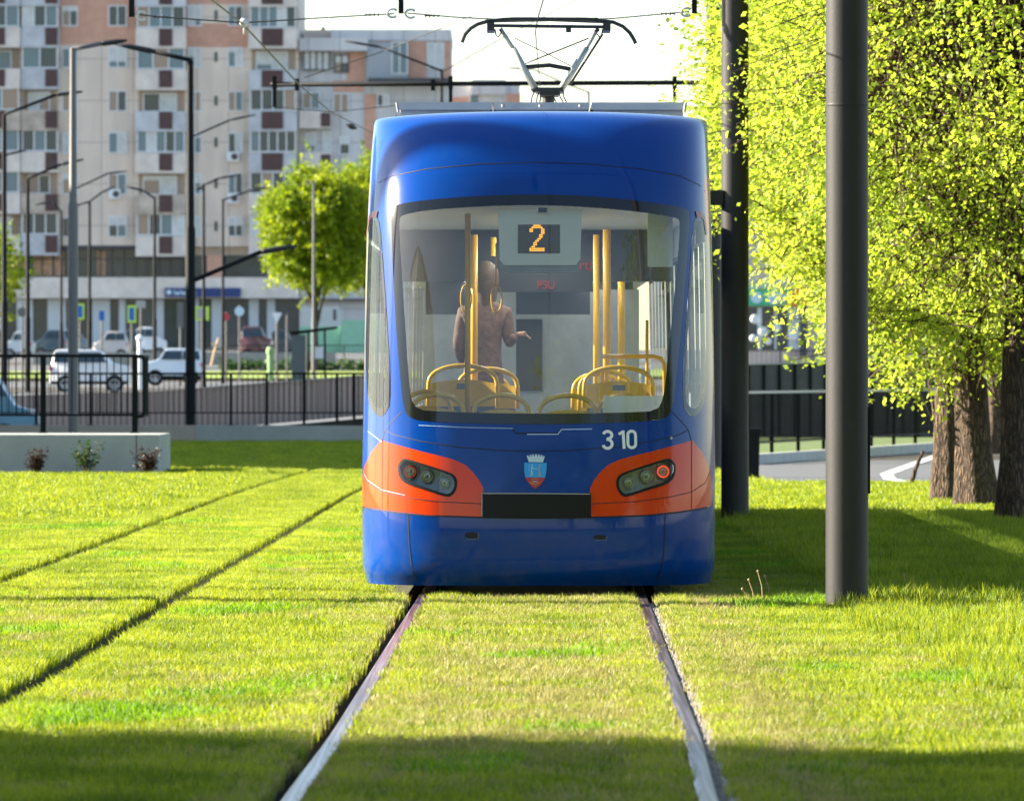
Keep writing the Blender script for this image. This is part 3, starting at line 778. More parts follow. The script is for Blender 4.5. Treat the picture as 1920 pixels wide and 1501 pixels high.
for x0, x1, y0, y1 in ((872, 896, 997, 1009), (1113, 1136, 1002, 1011)):
    patch('tow_slot_shade', chaikin([(x0, y0), (x1, y0), (x1, y1), (x0, y1)], 2), 'seam', tram, .002, step=4, grid=1)  # flat dark patch paints the shade inside each tow slot
    m = MB(); ribbon(m, [(x0 + 2, y1 + 1), (x1 + 1, y1 + 1), (x1 + 2, y0 + 2)], .004, .003); m.build('tow_lip', 'blue', tram)
m = MB()
for x, y in ((1258, 821),):
    m.lathe(on(x, y), Nn(*inv(x, y)), [(0, .010), (.006, .010), (.007, .001)], 12)
m.build('lock_cap', 'steelgrey', tram)

# number 310
m = MB()
def arcp(cx_, cy_, rx, ry, a0, a1, n=14): return [(cx_ + rx * math.cos(R(a0 + (a1 - a0) * i / n)), cy_ - ry * math.sin(R(a0 + (a1 - a0) * i / n))) for i in range(n + 1)]
W5 = .0205
three = arcp(1139, 815.5, 8.0, 7.0, 165, -75, 14); three = three + [(1138, 823.0)]
ribbon(m, three, W5, .004, step=3)
ribbon(m, [(1137, 823.3)] + arcp(1139, 832, 8.5, 8.3, 85, -165, 16), W5, .0045, step=3)
ribbon(m, [(1160, 814), (1168.5, 808.5)], W5 * .9, .004, step=3); ribbon(m, [(1168.0, 807), (1170.0, 841)], W5, .0045, step=5)
zero = arcp(1184, 815, 7.2, 7, 180, 0, 10) + arcp(1184.5, 832, 7.2, 7, 0, -180, 10) + [(1176.8, 815)]
ribbon(m, zero, W5, .004, step=4)
m.build('fleet_number', 'decal', tram)

# coat of arms: crown, shield, two small figures
cm = {'crown': mat('crest_silver', (0.50, 0.62, 0.72), .4), 'sky': mat('crest_blue', (0.02, 0.30, 0.72), .4), 'red': mat('crest_red', (0.42, 0.02, 0.03), .4),
      'gold': mat('crest_gold', (0.45, 0.42, 0.05), .4), 'pale': mat('crest_pale', (0.35, 0.68, 0.75), .4)}
def C5(pts): return [(960 + x / 15.01, 830 + y / 15.01) for x, y in pts]
crest = patch('coat_of_arms', C5([(345, 555), (980, 565), (975, 700), (960, 850), (935, 975), (375, 970), (350, 850), (340, 700)]), cm['sky'], tram, .0045, step=8, grid=1)
patch('crest_base', C5([(375, 972), (935, 977), (900, 1050), (830, 1150), (740, 1230), (645, 1290), (560, 1230), (470, 1130), (410, 1050)]), cm['red'], crest, .0045, step=8, grid=1)
crw = [(470, 540), (415, 365), (455, 350), (475, 395), (500, 390), (490, 345), (530, 335), (545, 385), (570, 380), (560, 325), (605, 320), (615, 375), (650, 372), (648, 318), (700, 318), (700, 372), (735, 375),
       (735, 325), (785, 330), (775, 382), (800, 385), (820, 340), (865, 350), (850, 395), (875, 400), (890, 368), (925, 385), (870, 545)]
patch('crest_crown', C5(crw), cm['crown'], crest, .0045, step=20, grid=1)
m = MB()
ribbon(m, C5([(570, 600), (555, 760), (530, 930)]), .0055, .006); ribbon(m, C5([(560, 680), (640, 740), (700, 745)]), .004, .006)
ribbon(m, C5([(575, 800), (585, 930)]), .004, .006); ribbon(m, C5([(480, 620), (490, 800)]), .002, .006)
ribbon(m, C5([(570, 1090), (720, 1090)]), .004, .006); m.build('crest_angel', cm['pale'], crest)
m = MB()
ribbon(m, C5([(790, 610), (760, 760), (800, 930)]), .006, .006); ribbon(m, C5([(760, 700), (690, 745)]), .003, .006); ribbon(m, C5([(760, 820), (735, 940)]), .003, .006)
ribbon(m, C5([(500, 1110), (570, 1150), (650, 1170), (720, 1150), (790, 1110)]), .004, .006); ribbon(m, C5([(560, 1040), (600, 1010), (700, 1010), (740, 1040)]), .003, .006)
m.build('crest_lion', cm['gold'], crest)

# sides, roof, floor, tail
LEN = 27.0
def side(sg):
    """(z levels) lofted along the length; z bands"""
    zl = [.12, .235, .56, 1.0, 1.2]; zu = [2.5, 2.65, 2.85, 3.0, 3.12, 3.22, 3.29]
    def pt(z, Yf):
        v = float(np.interp(z, Pz, vv)); w_ = np.interp(v, vv, Pw); y0 = np.interp(v, vv, Py); dy = y0 + DD if Yf is None else Yf
        cz = z - .035 * max(0, (z - 2.6) / .77)
        return (TCX + sg * w_ + YAW * min(dy, 1.6) * 2 + (dy - 1.6) * .004 * (dy > 1.6), TY + dy, cz)
    m = MB()
    for zs in (zl, zu):
        vs = []; Ys = [None, 3.2, 8, 8.01, 14, 20, LEN]
        for z in zs:
            for Yf in Ys: vs.append(pt(z, Yf))
        n = len(Ys)
        m.add(vs, [(j * n + i, j * n + i + 1, (j + 1) * n + i + 1, (j + 1) * n + i) for j in range(len(zs) - 1) for i in range(n - 1)])
    # pillars
    zp = [1.2, 1.6, 2.0, 2.4, 2.5]
    Yp = [(None, 1.9), (3.3, 3.45), (4.9, 5.1), (6.4, 6.6), (8.0, 9.0), (10.4, 10.6), (12.0, 12.2), (13.6, 13.8), (15.3, 15.5), (17.0, 18.0), (19.5, 19.7), (21.2, 21.4), (23.0, 23.2), (24.8, 25.0), (26.4, LEN)]
    for a, b in Yp:
        vs = []
        for z in zp: vs += [pt(z, a), pt(z, b)]
        m.add(vs, [(2 * i, 2 * i + 1, 2 * i + 3, 2 * i + 2) for i in range(len(zp) - 1)])
    m.build('side_panel', 'blue', tram, smooth=True)
    for (a, b), (c, d) in zip(Yp[:-1], Yp[1:]):
        g_ = MB(); vs = []
        for z in zp:
            p1, p2 = pt(z, b), pt(z, c); vs += [(p1[0] - sg * .006, p1[1], p1[2]), (p2[0] - sg * .006, p2[1], p2[2])]
        g_.add(vs, [(2 * i, 2 * i + 1, 2 * i + 3, 2 * i + 2) for i in range(len(zp) - 1)])
        g_.build('side_window', 'tinted', tram)
for sg in (-1, 1): side(sg)
m = MB()
nn = 24; rim = [S(-PI / 2 + PI * i / nn, pv[-1]) for i in range(nn + 1)]
zt = 3.374
cc = [(p_.x, p_.y + .5, zt + .012) for p_ in rim]
m.add([tuple(p_) for p_ in rim] + [(p_.x * .97 + TCX * .03, TY + 3.2, zt) for p_ in rim] + [(p_.x * .97 + TCX * .03 + .1, TY + LEN, zt) for p_ in rim],
      [(i, i + 1, nn + 2 + i, nn + 1 + i) for i in range(nn)] + [(nn + 1 + i, nn + 2 + i, 2 * nn + 3 + i, 2 * nn + 2 + i) for i in range(nn)])
for sg in (-1, 1):
    m.add([(TCX + sg * 1.168 + .03, TY + 1.9, 3.26), (TCX + sg * 1.168 + .1, TY + LEN, 3.26), (TCX + sg * 1.02 + .1, TY + LEN, zt), (TCX + sg * 1.02 + .03, TY + 1.9, zt)], [(0, 1, 2, 3)])
m.build('roof', 'blue', tram, smooth=True)
m = MB()
m.box(TCX - 1.15, TCX + 1.2, TY + LEN, TY + LEN + .05, .1, 1.25); m.box(TCX - 1.15, TCX + 1.2, TY + LEN, TY + LEN + .05, 2.45, 3.3)
for x in (-1.15, 0.95): m.box(TCX + x, TCX + x + .22, TY + LEN, TY + LEN + .05, 1.25, 2.45)
m.build('far_end', 'blue', tram)
m = MB(); m.box(TCX - .95, TCX + .97, TY + .75, TY + LEN - .3, .12, .34); m.build('underframe', 'intdark', tram)
for yb in (4.5, 6.3, 21, 22.8):
    for sx in (-1, 1):
        m = MB(); c = Vector((float(cRf(TY + yb)) + sx * G2 - .06, TY + yb, .295 + .012))
        m.lathe(c, (1, 0, 0), [(0, .02), (0, .295), (.11, .29), (.11, .33) if sx < 0 else (.11, .29), (.12, .02)], 28); m.build('wheel', 'railside', tram, smooth=False)

# interior
m = MB(); m.box(TCX - 1.10, TCX + 1.12, TY + .7, TY + LEN, .34, .62); m.build('floor', 'intfloor', tram)
m = MB(); m.prism([(TCX - .70, TY + .60), (TCX + .72, TY + .60), (TCX + .95, TY + .85), (TCX + 1.08, TY + 1.25), (TCX + 1.16, TY + 1.9), (TCX + 1.16, TY + 8.4), (TCX - 1.14, TY + 8.4), (TCX - 1.14, TY + 1.9), (TCX - 1.05, TY + 1.25), (TCX - .92, TY + .85)], 2.70, 2.74, 'z'); m.box(TCX - 1.12, TCX + 1.14, TY + 8.4, TY + LEN, 2.42, 2.46); m.build('ceiling', 'cream', tram)
m = MB()
m.box(TCX - .16, TCX + .24, TY + 3.6, TY + 8.0, 2.685, 2.699)
for x in (-.62, .56): m.box(TCX + x, TCX + x + .10, TY + 9, TY + 26, 2.405, 2.419)
m.build('added_fill_strips', mat('fill_strip_glow', (.8, .8, .75), .5, emit=(1, .95, .85), estr=2.0), tram)  # invented glowing strips, added to brighten the cabin ceiling
m = MB(); m.box(TCX - 1.13, TCX + 1.15, TY + 8.35, TY + 8.6, 2.28, 2.70)
m.box(TCX - 1.0, TCX + 1.0, TY + 18, TY + 18.2, 2.1, 2.42); m.build('bulkhead', 'intdark', tram)
m = MB()
for sg in (-1, 1):
    a = TCX + sg * 1.175 + .02
    m.box(min(a, a - sg * .04), max(a, a - sg * .04), TY + 1.5, TY + LEN, .6, 1.2)
    m.box(min(a, a - sg * .05), max(a, a - sg * .05), TY + 1.9, TY + LEN, 2.46, 2.70)
m.build('inner_lining', 'intgrey', tram)
m = MB(); m.box(TCX - .55, TCX - .13, TY + 16, TY + 16.1, .62, 2.3); m.box(TCX + .55, TCX + 1.0, TY + 15, TY + 15.1, .62, 2.3); m.box(TCX - 1.1, TCX + 1.15, TY + 23.4, TY + 23.5, .62, 2.42); m.build('partition', 'intgrey', tram)
m = MB(); m.box(TCX - .35, TCX + .15, TY + 23.37, TY + 23.4, 1.35, 2.1); m.build('cab_window', 'frit', tram)
m = MB(); m.box(TCX - .92, TCX + .94, TY + .42, TY + .62, .6, 1.19); m.build('inner_sill', 'intdark', tram)
m = MB(); p0 = at(1158, 448, TY + .8); m.box(at(1215, 0, TY + .8).x, at(1262, 0, TY + .8).x, TY + .85, TY + .95, Z_(500, TY + .85), Z_(400, TY + .85))
m.build('corner_cover', 'cream', tram)

# route display
DY = TY + .46
def pxbox(m, x0, x1, y0, y1, Y, d, mi=0): m.box(X_(x0, Y), X_(x1, Y), Y, Y + d, Z_(y1, Y), Z_(y0, Y), mi)
dsp = MB()
poly = [(930, 392), (1094, 392), (1091, 400), (1088, 486), (1080, 497), (945, 497), (937, 486), (934, 400)]
dsp.prism([(X_(a, DY), Z_(b, DY)) for a, b in poly], DY, DY + .16, 'y')
display = dsp.build('route_display', 'white', tram)
d2 = MB(); d2.prism([(X_(a, DY + .02), Z_(b, DY + .02)) for a, b in [(935, 495), (1089, 495), (1087, 504), (1080, 511), (945, 511), (937, 504)]], DY + .02, DY + .17, 'y'); d2.build('lower_housing', 'intgrey', display)
d2 = MB(); pxbox(d2, 971, 1050, 421, 475, DY - .004, .01); d2.build('led_panel', mat('led_board', (0.045, 0.04, 0.035), .6), display)
two = ["..####..", ".######.", "##....##", "##....##", "......##", ".....##.", ".....##.", "....##..", "...##...", "..##....", "..##....", ".##.....", "########", "########"]
lit, dim = MB(), MB(); NC, NR = 22, 15; pw_, ph_ = 79 / NC, 54 / NR
for r_ in range(NR):
    for c_ in range(NC):
        cx_ = 971 + (c_ + .5) * pw_; cy_ = 421 + (r_ + .5) * ph_; k = c_ - 6
        on_ = 0 <= k < 8 and r_ < 14 and two[r_][k] == '#'
        s_ = 1.3 if on_ else .9; tgt = lit if on_ else dim
        Yd = DY - .007; x0, x1 = X_(cx_ - s_, Yd), X_(cx_ + s_, Yd); z0, z1 = Z_(cy_ + s_, Yd), Z_(cy_ - s_, Yd)
        tgt.box(x0, x1, Yd, Yd + .003, z0, z1)
lit.build('route_number', mat('led_amber', (0.8, 0.35, 0.02), .5, emit=(1, .42, .02), estr=.42), display)
dim.build('unlit_dots', mat('led_off', (0.20, 0.15, 0.05), .5), display)
d2 = MB(); pxbox(d2, 1005, 1029, 388, 400, DY - .03, .04); d2.build('camera_housing', 'white', display)
d2 = MB(); d2.lathe(at(1018, 394, DY - .032), (0, -1, 0), [(0, .014), (.012, .014), (.012, .001)], 14); pxbox(d2, 1009, 1026, 389.5, 398.5, DY - .034, .01); d2.build('camera', 'black', display)

# inner display with red lettering
m = MB(); pxbox(m, 898, 1112, 480, 547, TY + 5.0, .12); inner = m.build('passenger_display', 'intdark', tram)
def text_mesh(s_, size, mat_, parent, loc, flipx=False):
    cu = bpy.data.curves.new('text', 'FONT'); cu.body = s_; cu.size = size; cu.extrude = .001
    to = bpy.data.objects.new('text', cu); col.objects.link(to)
    bpy.context.view_layer.update()
    me = bpy.data.meshes.new_from_object(to.evaluated_get(bpy.context.evaluated_depsgraph_get()))
    vs = [tuple(v.co) for v in me.vertices]; fs = [tuple(p_.vertices) for p_ in me.polygons]
    bpy.data.objects.remove(to); bpy.data.curves.remove(cu)
    m = MB(); m.add([(loc[0] + (-x if flipx else x), loc[1] - z, loc[2] + y) for x, y, z in vs], fs)
    return m.build('lettering', mat_, parent)
redled = mat('led_red', (0.22, 0.02, 0.015), .5, emit=(1, .05, .02), estr=.02)
text_mesh('PSU', .085, redled, inner, (X_(1006, TY + 4.97), TY + 4.98, Z_(541, TY + 4.97)))
text_mesh('rt)', .10, redled, inner, (X_(1086, TY + 4.97), TY + 4.98, Z_(505, TY + 4.97)))
m = MB(); m.box(at(1131, 0, TY + .5).x, at(1241, 0, TY + .5).x, TY + .42, TY + .62, Z_(773, TY + .5), Z_(742, TY + .5)); m.build('equipment_box', 'white', tram)

# poles and rails inside
def ppole(x, y0, y1, Y, r=.019, name='grab_pole', lean=0):
    m = MB(); m.tube([at(x + lean, y1, Y), at(x, y0, Y)], r, 12); return m.build(name, 'yellow', tram, smooth=True)
ppole(877, 400, 800, TY + 1.3, .021); ppole(1138, 430, 800, TY + 4.2, .030); ppole(1118, 440, 790, TY + 6.3, .024); ppole(925, 445, 790, TY + 6.5, .022); ppole(1213, 600, 790, TY + 3.2, .012)
ppole(889, 440, 790, TY + 4.0, .026); ppole(1165, 470, 790, TY + 9.5, .03)
m = MB(); Yh = TY + 3.0; m.tube([at(1130, 668, Yh), at(1225, 668, Yh), at(1240, 672, Yh), at(1246, 684, Yh), at(1248, 790, Yh)], .016, 10); m.tube([at(1130, 690, Yh), at(1130, 790, Yh)], .016, 10)
m.build('handrail', 'yellow', tram, smooth=True)
for x in (868, 925):
    for k in range(2):
        m = MB(); Ys_ = TY + 2 + k; pts = [at(x + 5 + 11 * math.sin(t_) * (1 if t_ < PI else .8), 560 - 26 * math.cos(t_), Ys_ ) for t_ in np.linspace(0, 2 * PI, 18)]
        m.tube([at(x + 5, 455, Ys_), at(x + 5, 534, Ys_)], .005, 6); m.tube(pts, .006, 6, caps=False); m.build('hand_strap', 'yellow', tram, smooth=True)

# seats: moulded shell with a bent tube handle over the back
M['seatg'] = mat('seat_grey', (0.13, 0.15, 0.18), .5)
def seat(cx_, wpx, ytop, Y):
    """seat seen from behind; its children: shell, handle, badge"""
    e = bpy.data.objects.new('seat', None); col.objects.link(e); e.parent = tram
    zt_ = Z_(ytop, Y); xc = X_(cx_, Y); hw = wpx / 2 * Y / F
    e.location = (xc - tram.location.x, Y - tram.location.y, -tram.location.z)
    m = MB(); pts = []
    for t_ in np.linspace(0, PI, 17): pts.append((xc - hw * math.cos(t_) * (1 - .10 * math.sin(t_)), Y, zt_ - .13 + .125 * math.sin(t_) ** .75))
    pts = [(xc - hw * 1.02, Y + .0, zt_ - .30)] + pts + [(xc + hw * 1.02, Y, zt_ - .30)]
    m.tube(pts, .017, 10); m.build('handle', 'yellow', e, smooth=True)
    m = MB(); n = 14; vs = []
    for j, zz in enumerate((zt_ - .62, zt_ - .3, zt_ - .16, 0)):
        for i in range(n + 1):
            u = -1 + 2 * i / n; x = xc + hw * .93 * u; z = zz if j < 3 else zt_ - .135 + .03 * (1 - u * u)
            vs.append((x, Y + .03 + .05 * u * u * -1, z))
    m.add(vs, [(j * (n + 1) + i, j * (n + 1) + i + 1, (j + 1) * (n + 1) + i + 1, (j + 1) * (n + 1) + i) for j in range(3) for i in range(n)], 0)
    m.m = [1 if k < n else 0 for k in range(len(m.f))]
    m.box(xc - hw * .9, xc + hw * .9, Y + .05, Y + .42, zt_ - .64, zt_ - .58, 1)
    m.build('shell', ['yellow', 'seatg'], e)
    m = MB(); m.box(xc - .045, xc + .045, Y - .035, Y - .02, zt_ - .175, zt_ - .135); m.build('badge', 'seatg', e)
    m = MB(); m.tube([(xc, Y + .25, .6), (xc, Y + .25, zt_ - .6)], .03, 8); m.build('leg', 'steelgrey', e)
for a in ((820, 98, 738, TY + .95), (940, 104, 739, TY + .95), (1064, 106, 740, TY + .95), (1168, 96, 741, TY + .98), (800, 92, 733, TY + 1.7),
          (868, 128, 684, TY + 2.6), (915, 110, 690, TY + 3.7), (1160, 128, 687, TY + 2.7), (1135, 96, 695, TY + 3.8), (1120, 90, 700, TY + 4.8), (905, 96, 700, TY + 4.9)): seat(*a)

# roof boxes and pantograph
def ybox(m, x0, x1, y0, y1, Y, d, mi=0): pxbox(m, x0, x1, y0, y1, Y, d, mi)
for x0, x1 in ((748, 922), (926, 1104), (1109, 1284)):
    m = MB(); Yb = TY + 3.4; m.box(X_(x0 + 3, Yb), X_(x1 - 3, Yb), Yb + .03, Yb + 3.4, 3.376, Z_(200, Yb)); m.box(X_(x0, Yb), X_(x1, Yb), Yb, Yb + 3.45, Z_(206, Yb), Z_(192, Yb))
    o = m.build('roof_box', 'roofgrey', tram)
m = MB(); Yb = TY + 3.35
for x in (943, 1013, 1088): m.tube([at(x, 196, Yb), at(x, 201, Yb)], .012, 8)
for x in (744, 1286): m.tube([at(x, 192, Yb), at(x + (3 if x < 1000 else -3), 210, Yb)], .010, 6)
m.build('roof_latch', 'steelgrey', tram)
PY = TY + 8.6
pan = MB(); 
def P3(x, y, dY=0): return at(x, y, PY + dY)
pan.tube([P3(866, 80), P3(872, 65), P3(882, 54), P3(895, 46), P3(915, 40), P3(945, 37), P3(965, 36), P3(1100, 36.5), P3(1120, 39), P3(1150, 42), P3(1168, 50), P3(1181, 62), P3(1189, 75), P3(1192, 82)], .016, 8, flat=.9)
pan.tube([P3(866, 80, .35), P3(872, 65, .35), P3(882, 54, .35), P3(895, 46, .35), P3(915, 40, .35), P3(1030, 37.5, .35), P3(1150, 42, .35), P3(1168, 50, .35), P3(1181, 62, .35), P3(1192, 82, .35)], .014, 8)
for dY in (0.02,): pan.box(X_(942, PY), X_(1122, PY), PY - .02, PY + .02, Z_(38.5, PY), Z_(33.5, PY))
pan.build('pantograph_bow', 'pdark', tram, smooth=False)
pan = MB(); pan.tube([P3(922, 48.5), P3(1140, 51)], .014, 8)
for x in (920, 1138): pan.box(X_(x - 7, PY), X_(x + 7, PY), PY - .04, PY + .4, Z_(58, PY), Z_(42, PY))
pan.box(X_(1061, PY), X_(1071, PY), PY - .03, PY + .03, Z_(61, PY), Z_(52, PY)); pan.tube([P3(1122, 60), P3(1117, 55)], .02, 8)
pan.build('pantograph_head', 'pdark', tram)
pan = MB(); pan.tube([P3(938, 54, .1), P3(963, 92, .1)], .017, 10); pan.tube([P3(962, 91, .1), P3(1004, 168, .1)], [.026, .030], 12)
pan.tube([P3(1118, 58, .1), P3(1099, 92, .1)], .017, 10); pan.tube([P3(1100, 90, .1), P3(1052, 168, .1)], [.026, .030], 12)
pan.build('pantograph_arm', 'panto', tram, smooth=True)
pan = MB(); pan.tube([P3(985, 126, .1), P3(1030, 122.5, .1), P3(1070, 130, .1)], .018, 8); pan.tube([P3(984, 120, .05), P3(1104, 72, .05)], .006, 6); pan.tube([P3(965, 72, .05), P3(1020, 98, .05), P3(1070, 124, .05)], .004, 6)
pan.tube([P3(1130, 64, .15), P3(1068, 160, .15)], .010, 8)
for s_, x in ((1, 928), (-1, 1130)): pan.tube([P3(x, 55), P3(x + 2 * s_, 66), P3(x + 6 * s_, 70), P3(x + 12 * s_, 62), P3(x + 9 * s_, 56)], .006, 6)
pan.build('pantograph_rod', 'pdark', tram, smooth=True)
pan = MB(); pan.box(X_(1004, PY), X_(1056, PY), PY - .1, PY + .35, Z_(173, PY), Z_(165, PY)); pan.box(X_(1012, PY), X_(1048, PY), PY - .08, PY + .3, Z_(180, PY), Z_(172, PY))
pan.tube([P3(1028, 180, .1), P3(1028, 212, .1)], .05, 12); pan.tube([P3(998, 172), P3(1004, 166)], .022, 8)
for x0, x1 in ((1003, 996), (1012, 1006), (1020, 1012), (1036, 1043), (1048, 1056), (1056, 1062)): pan.tube([P3(x0, 170), P3((x0 + x1) / 2 - 2, 182), P3(x1, 192)], .006, 5)
pan.build('pantograph_base', 'pdark', tram)
m = MB(); m.box(TCX - .7, TCX + .9, PY - .5, PY + 1.2, 3.374, 3.46); m.build('pantograph_frame', 'roofgrey', tram)

# passenger seated behind the yellow pole
pe = empty('person', at(905, 745, TY + 4.6), 'passenger in a brown jacket seen from behind inside the tram behind the yellow pole', 'person')
def skin_body(name, joints, edges, radii, mat_, parent, root=0, sub=2):
    me = bpy.data.meshes.new(name); iw = world_of(parent).inverted()
    me.from_pydata([tuple(iw @ Vector(j)) for j in joints], edges, [])
    o = bpy.data.objects.new(name, me); col.objects.link(o); o.parent = parent
    md = o.modifiers.new('skin', 'SKIN'); md.use_smooth_shade = True
    for i, r_ in enumerate(radii):
        sv = me.skin_vertices[0].data[i]; sv.radius = (r_, r_) if not hasattr(r_, '__len__') else r_; sv.use_root = (i == root)
    s2 = o.modifiers.new('sub', 'SUBSURF'); s2.levels = sub; s2.render_levels = sub
    me.materials.append(M[mat_] if isinstance(mat_, str) else mat_)
    return o
M['skin'] = mat('skin', (0.48, 0.27, 0.18), .5); M['jacket'] = mat('brown_jacket', (0.17, 0.095, 0.07), .8, noise=.35, nscale=14, bump=.8, bscale=14); M['hair'] = mat('hair_brown', (0.10, 0.06, 0.03), .6, noise=.3, nscale=30)
YP = TY + 4.6; fx = X_(906, YP)
fl = .625
j = [(fx, YP, fl + .88), (fx, YP, fl + 1.05), (fx, YP, fl + 1.22), (fx + .01, YP, fl + 1.36), (fx + .01, YP, fl + 1.45), (fx + .02, YP, fl + 1.53),
     (fx - .15, YP, fl + 1.36), (fx - .19, YP + .02, fl + 1.10), (fx - .13, YP + .16, fl + .95), (fx + .17, YP, fl + 1.36), (fx + .20, YP - .02, fl + 1.12), (fx + .24, YP - .06, fl + 1.20),
     (fx - .09, YP, fl + .80), (fx - .10, YP, fl + .44), (fx - .10, YP + .02, fl + .06), (fx + .09, YP, fl + .80), (fx + .10, YP, fl + .44), (fx + .10, YP + .02, fl + .06), (fx - .10, YP - .12, fl + .03), (fx + .10, YP - .12, fl + .03)]
e_ = [(0, 1), (1, 2), (2, 3), (3, 4), (4, 5), (3, 6), (6, 7), (7, 8), (3, 9), (9, 10), (10, 11), (0, 12), (12, 13), (13, 14), (0, 15), (15, 16), (16, 17), (14, 18), (17, 19)]
rr_ = [(.15, .11), (.14, .10), (.16, .11), (.12, .09), .05, .05, .065, .05, .036, .065, .05, .036, .085, .06, .04, .085, .06, .04, .035, .035]
skin_body('body', j, e_, rr_, 'jacket', pe)
m = MB(); hc = Vector((fx + .02, YP, fl + 1.63)); m.lathe(hc - Vector((0, 0, .115)), (0, 0, 1), [(0, .03), (.02, .055), (.06, .075), (.11, .085), (.16, .08), (.20, .06), (.225, .03), (.23, .002)], 20)
hd = m.build('head', 'skin', pe, smooth=True)
m = MB(); m.lathe(hc - Vector((0, -.01, .13)), (0, 0, 1), [(-.10, .07), (0, .085), (.06, .095), (.12, .102), (.18, .096), (.225, .07), (.25, .035), (.256, .002)], 20); m.build('hair', 'hair', pe, smooth=True)
fx -= .12; hj = [(fx + .36, YP - .06, fl + 1.20), (fx + .40, YP - .05, fl + 1.22)]; ee = [(0, 1)]; rad = [.024, .028]
for k in range(4): 
    hj += [(fx + .45, YP + .0 + (k - 1.5) * .018, fl + 1.19), (fx + .485 - abs(k - 1.5) * .004, YP + (k - 1.5) * .016, fl + 1.165)]; ee += [(1, 2 + 2 * k), (2 + 2 * k, 3 + 2 * k)]; rad += [.009, .008]
hj.append((fx + .43, YP - .04, fl + 1.21)); ee.append((1, 10)); rad.append(.009)
skin_body('hand', hj, ee, rad, 'skin', pe, 0, 1)

# ------------------------------------------------------------------ catenary masts, arms, wires
def mast(px, Y, wpx, top, label, zb=-.02, arm=None, mat_='pole'):
    e = empty('catenary_mast', (X_(px, Y), Y, 0), label, 'mast', 'round catenary masts beside the tram track')
    r_ = wpx / 2 * Y / F; x = X_(px, Y)
    m = MB(); m.lathe((x, Y, zb), (0, 0, 1), [(0, r_ * 1.0), (.3, r_), (top * .5, r_ * .985), (top, r_ * .95), (top, .01)], 40); m.build('pole', mat_, e, smooth=True).data
    smooth_by_angle(e.children[0], 40)
    return e, x, r_
m1, x1, r1 = mast(1588, 42.4, 80, 8.4, 'thick grey mast standing in the grass to the right of the tram, nearest mast')
m = MB(); m.box(x1 + r1 * .7, x1 + r1 + .012, 42.38, 42.46, Z_(925, 42.4), Z_(762, 42.4)); m.build('cable_cover', 'lamppole', m1)
# weld ring round the nearest mast
m = MB(); m.lathe((x1, 42.4, Z_(200, 42.4)), (0, 0, 1), [(0, r1 * 1.0), (.01, r1 * 1.012), (.02, r1 * 1.0)], 40); m.build('weld_ring', 'pole', m1, smooth=True)
m2, x2, r2 = mast(1378, 66.7, 52, 8.4, 'dark mast just behind the right side of the tram with a half lit shaft')
m = MB(); m.box(x2 - r2 - .12, x2 - r2 + .02, 66.6, 66.75, Z_(385, 66.7), Z_(357, 66.7)); m.build('bracket', 'pole', m2)
m3, x3, r3 = mast(1338, 100.0, 30, 8.4, 'thin far mast carrying the long horizontal arm over both tracks')
def hanger(m, px, y0, y1, Y, w_=.03):
    m.box(X_(px - 5.5, Y), X_(px + 5.5, Y), Y - .03, Y + .03, Z_(y1, Y), Z_(y0, Y))
def cross_arm(mastE, mx, Y, zarm, x_end, hang, label=None):
    m = MB(); m.tube([(mx, Y, zarm), (X_(x_end, Y), Y, zarm - .03)], .038, 10)
    a = m.build('cross_arm', 'lamppole', mastE, smooth=True)
    for px, ylow in hang:
        m = MB(); m.box(X_(px, Y) - .035, X_(px, Y) + .035, Y - .045, Y + .045, zarm - .10, zarm + .10); m.box(X_(px, Y) - .028, X_(px, Y) + .028, Y - .02, Y + .02, Z_(ylow, Y), zarm + .05)
        m.build('hanger', 'lamppole', a)
    return a
cross_arm(m2, x2, 66.7, 6.25, 150, ((247, 32), (752, 26), (1302, 26)))
a3 = cross_arm(m3, x3, 100, Z_(155, 100), 507, ((515, 200), (845, 192), (1265, 192)))
m = MB()
for px in (557, 812): m.box(X_(px - 4, 100), X_(px + 4, 100), 99.94, 100.06, Z_(170, 100), Z_(148, 100))
m.build('arm_clamp', 'lamppole', a3)
cross_arm(m1, x1, 42.4, 6.3, -250, ((-60, -60), (1006, -230)))
def wire(label, pts, r_=.006, sag=0, cat='wire', ins=()):
    m = MB(); P_ = [Vector(p_) for p_ in pts]
    if sag and len(P_) == 2:
        a, b = P_; P_ = [a.lerp(b, t_) - Vector((0, 0, sag * 4 * t_ * (1 - t_))) for t_ in np.linspace(0, 1, 9)]
    m.tube(P_, r_, 6); o = m.build('overhead_wire', 'wire'); tag(o, label, cat, 'thin overhead wires')
    for q in ins:
        m = MB(); q = Vector(q)
        m.lathe(q - Vector((.09, 0, 0)), (1, 0, 0), [(k * .045 + a_, b_) for k in range(4) for a_, b_ in ((0, .008), (.008, .024), (.018, .008))], 10)
        m.build('insulator', 'lamphead', o)
    return o
Yw = 66.7
def A(x, y, Y=Yw): return tuple(at(x, y, Y))
wire('span wire from the left hanger to the clamp over the empty track', [A(262, 28), A(300, 32), A(455, 43)], .008, ins=(A(304, 32), ))
wire('span wire from the clamp over the empty track to the middle hanger', [A(455, 43), A(600, 34), A(740, 26)], .008, ins=(A(700, 28),))
wire('span wire between the middle hanger and the pantograph', [A(764, 25), A(860, 33), A(1004, 40)], .008, ins=(A(812, 30),))
wire('span wire between the pantograph and the hanger beside the leafy branches', [A(1004, 40), A(1150, 35), A(1292, 22)], .008, ins=(A(1255, 26),))
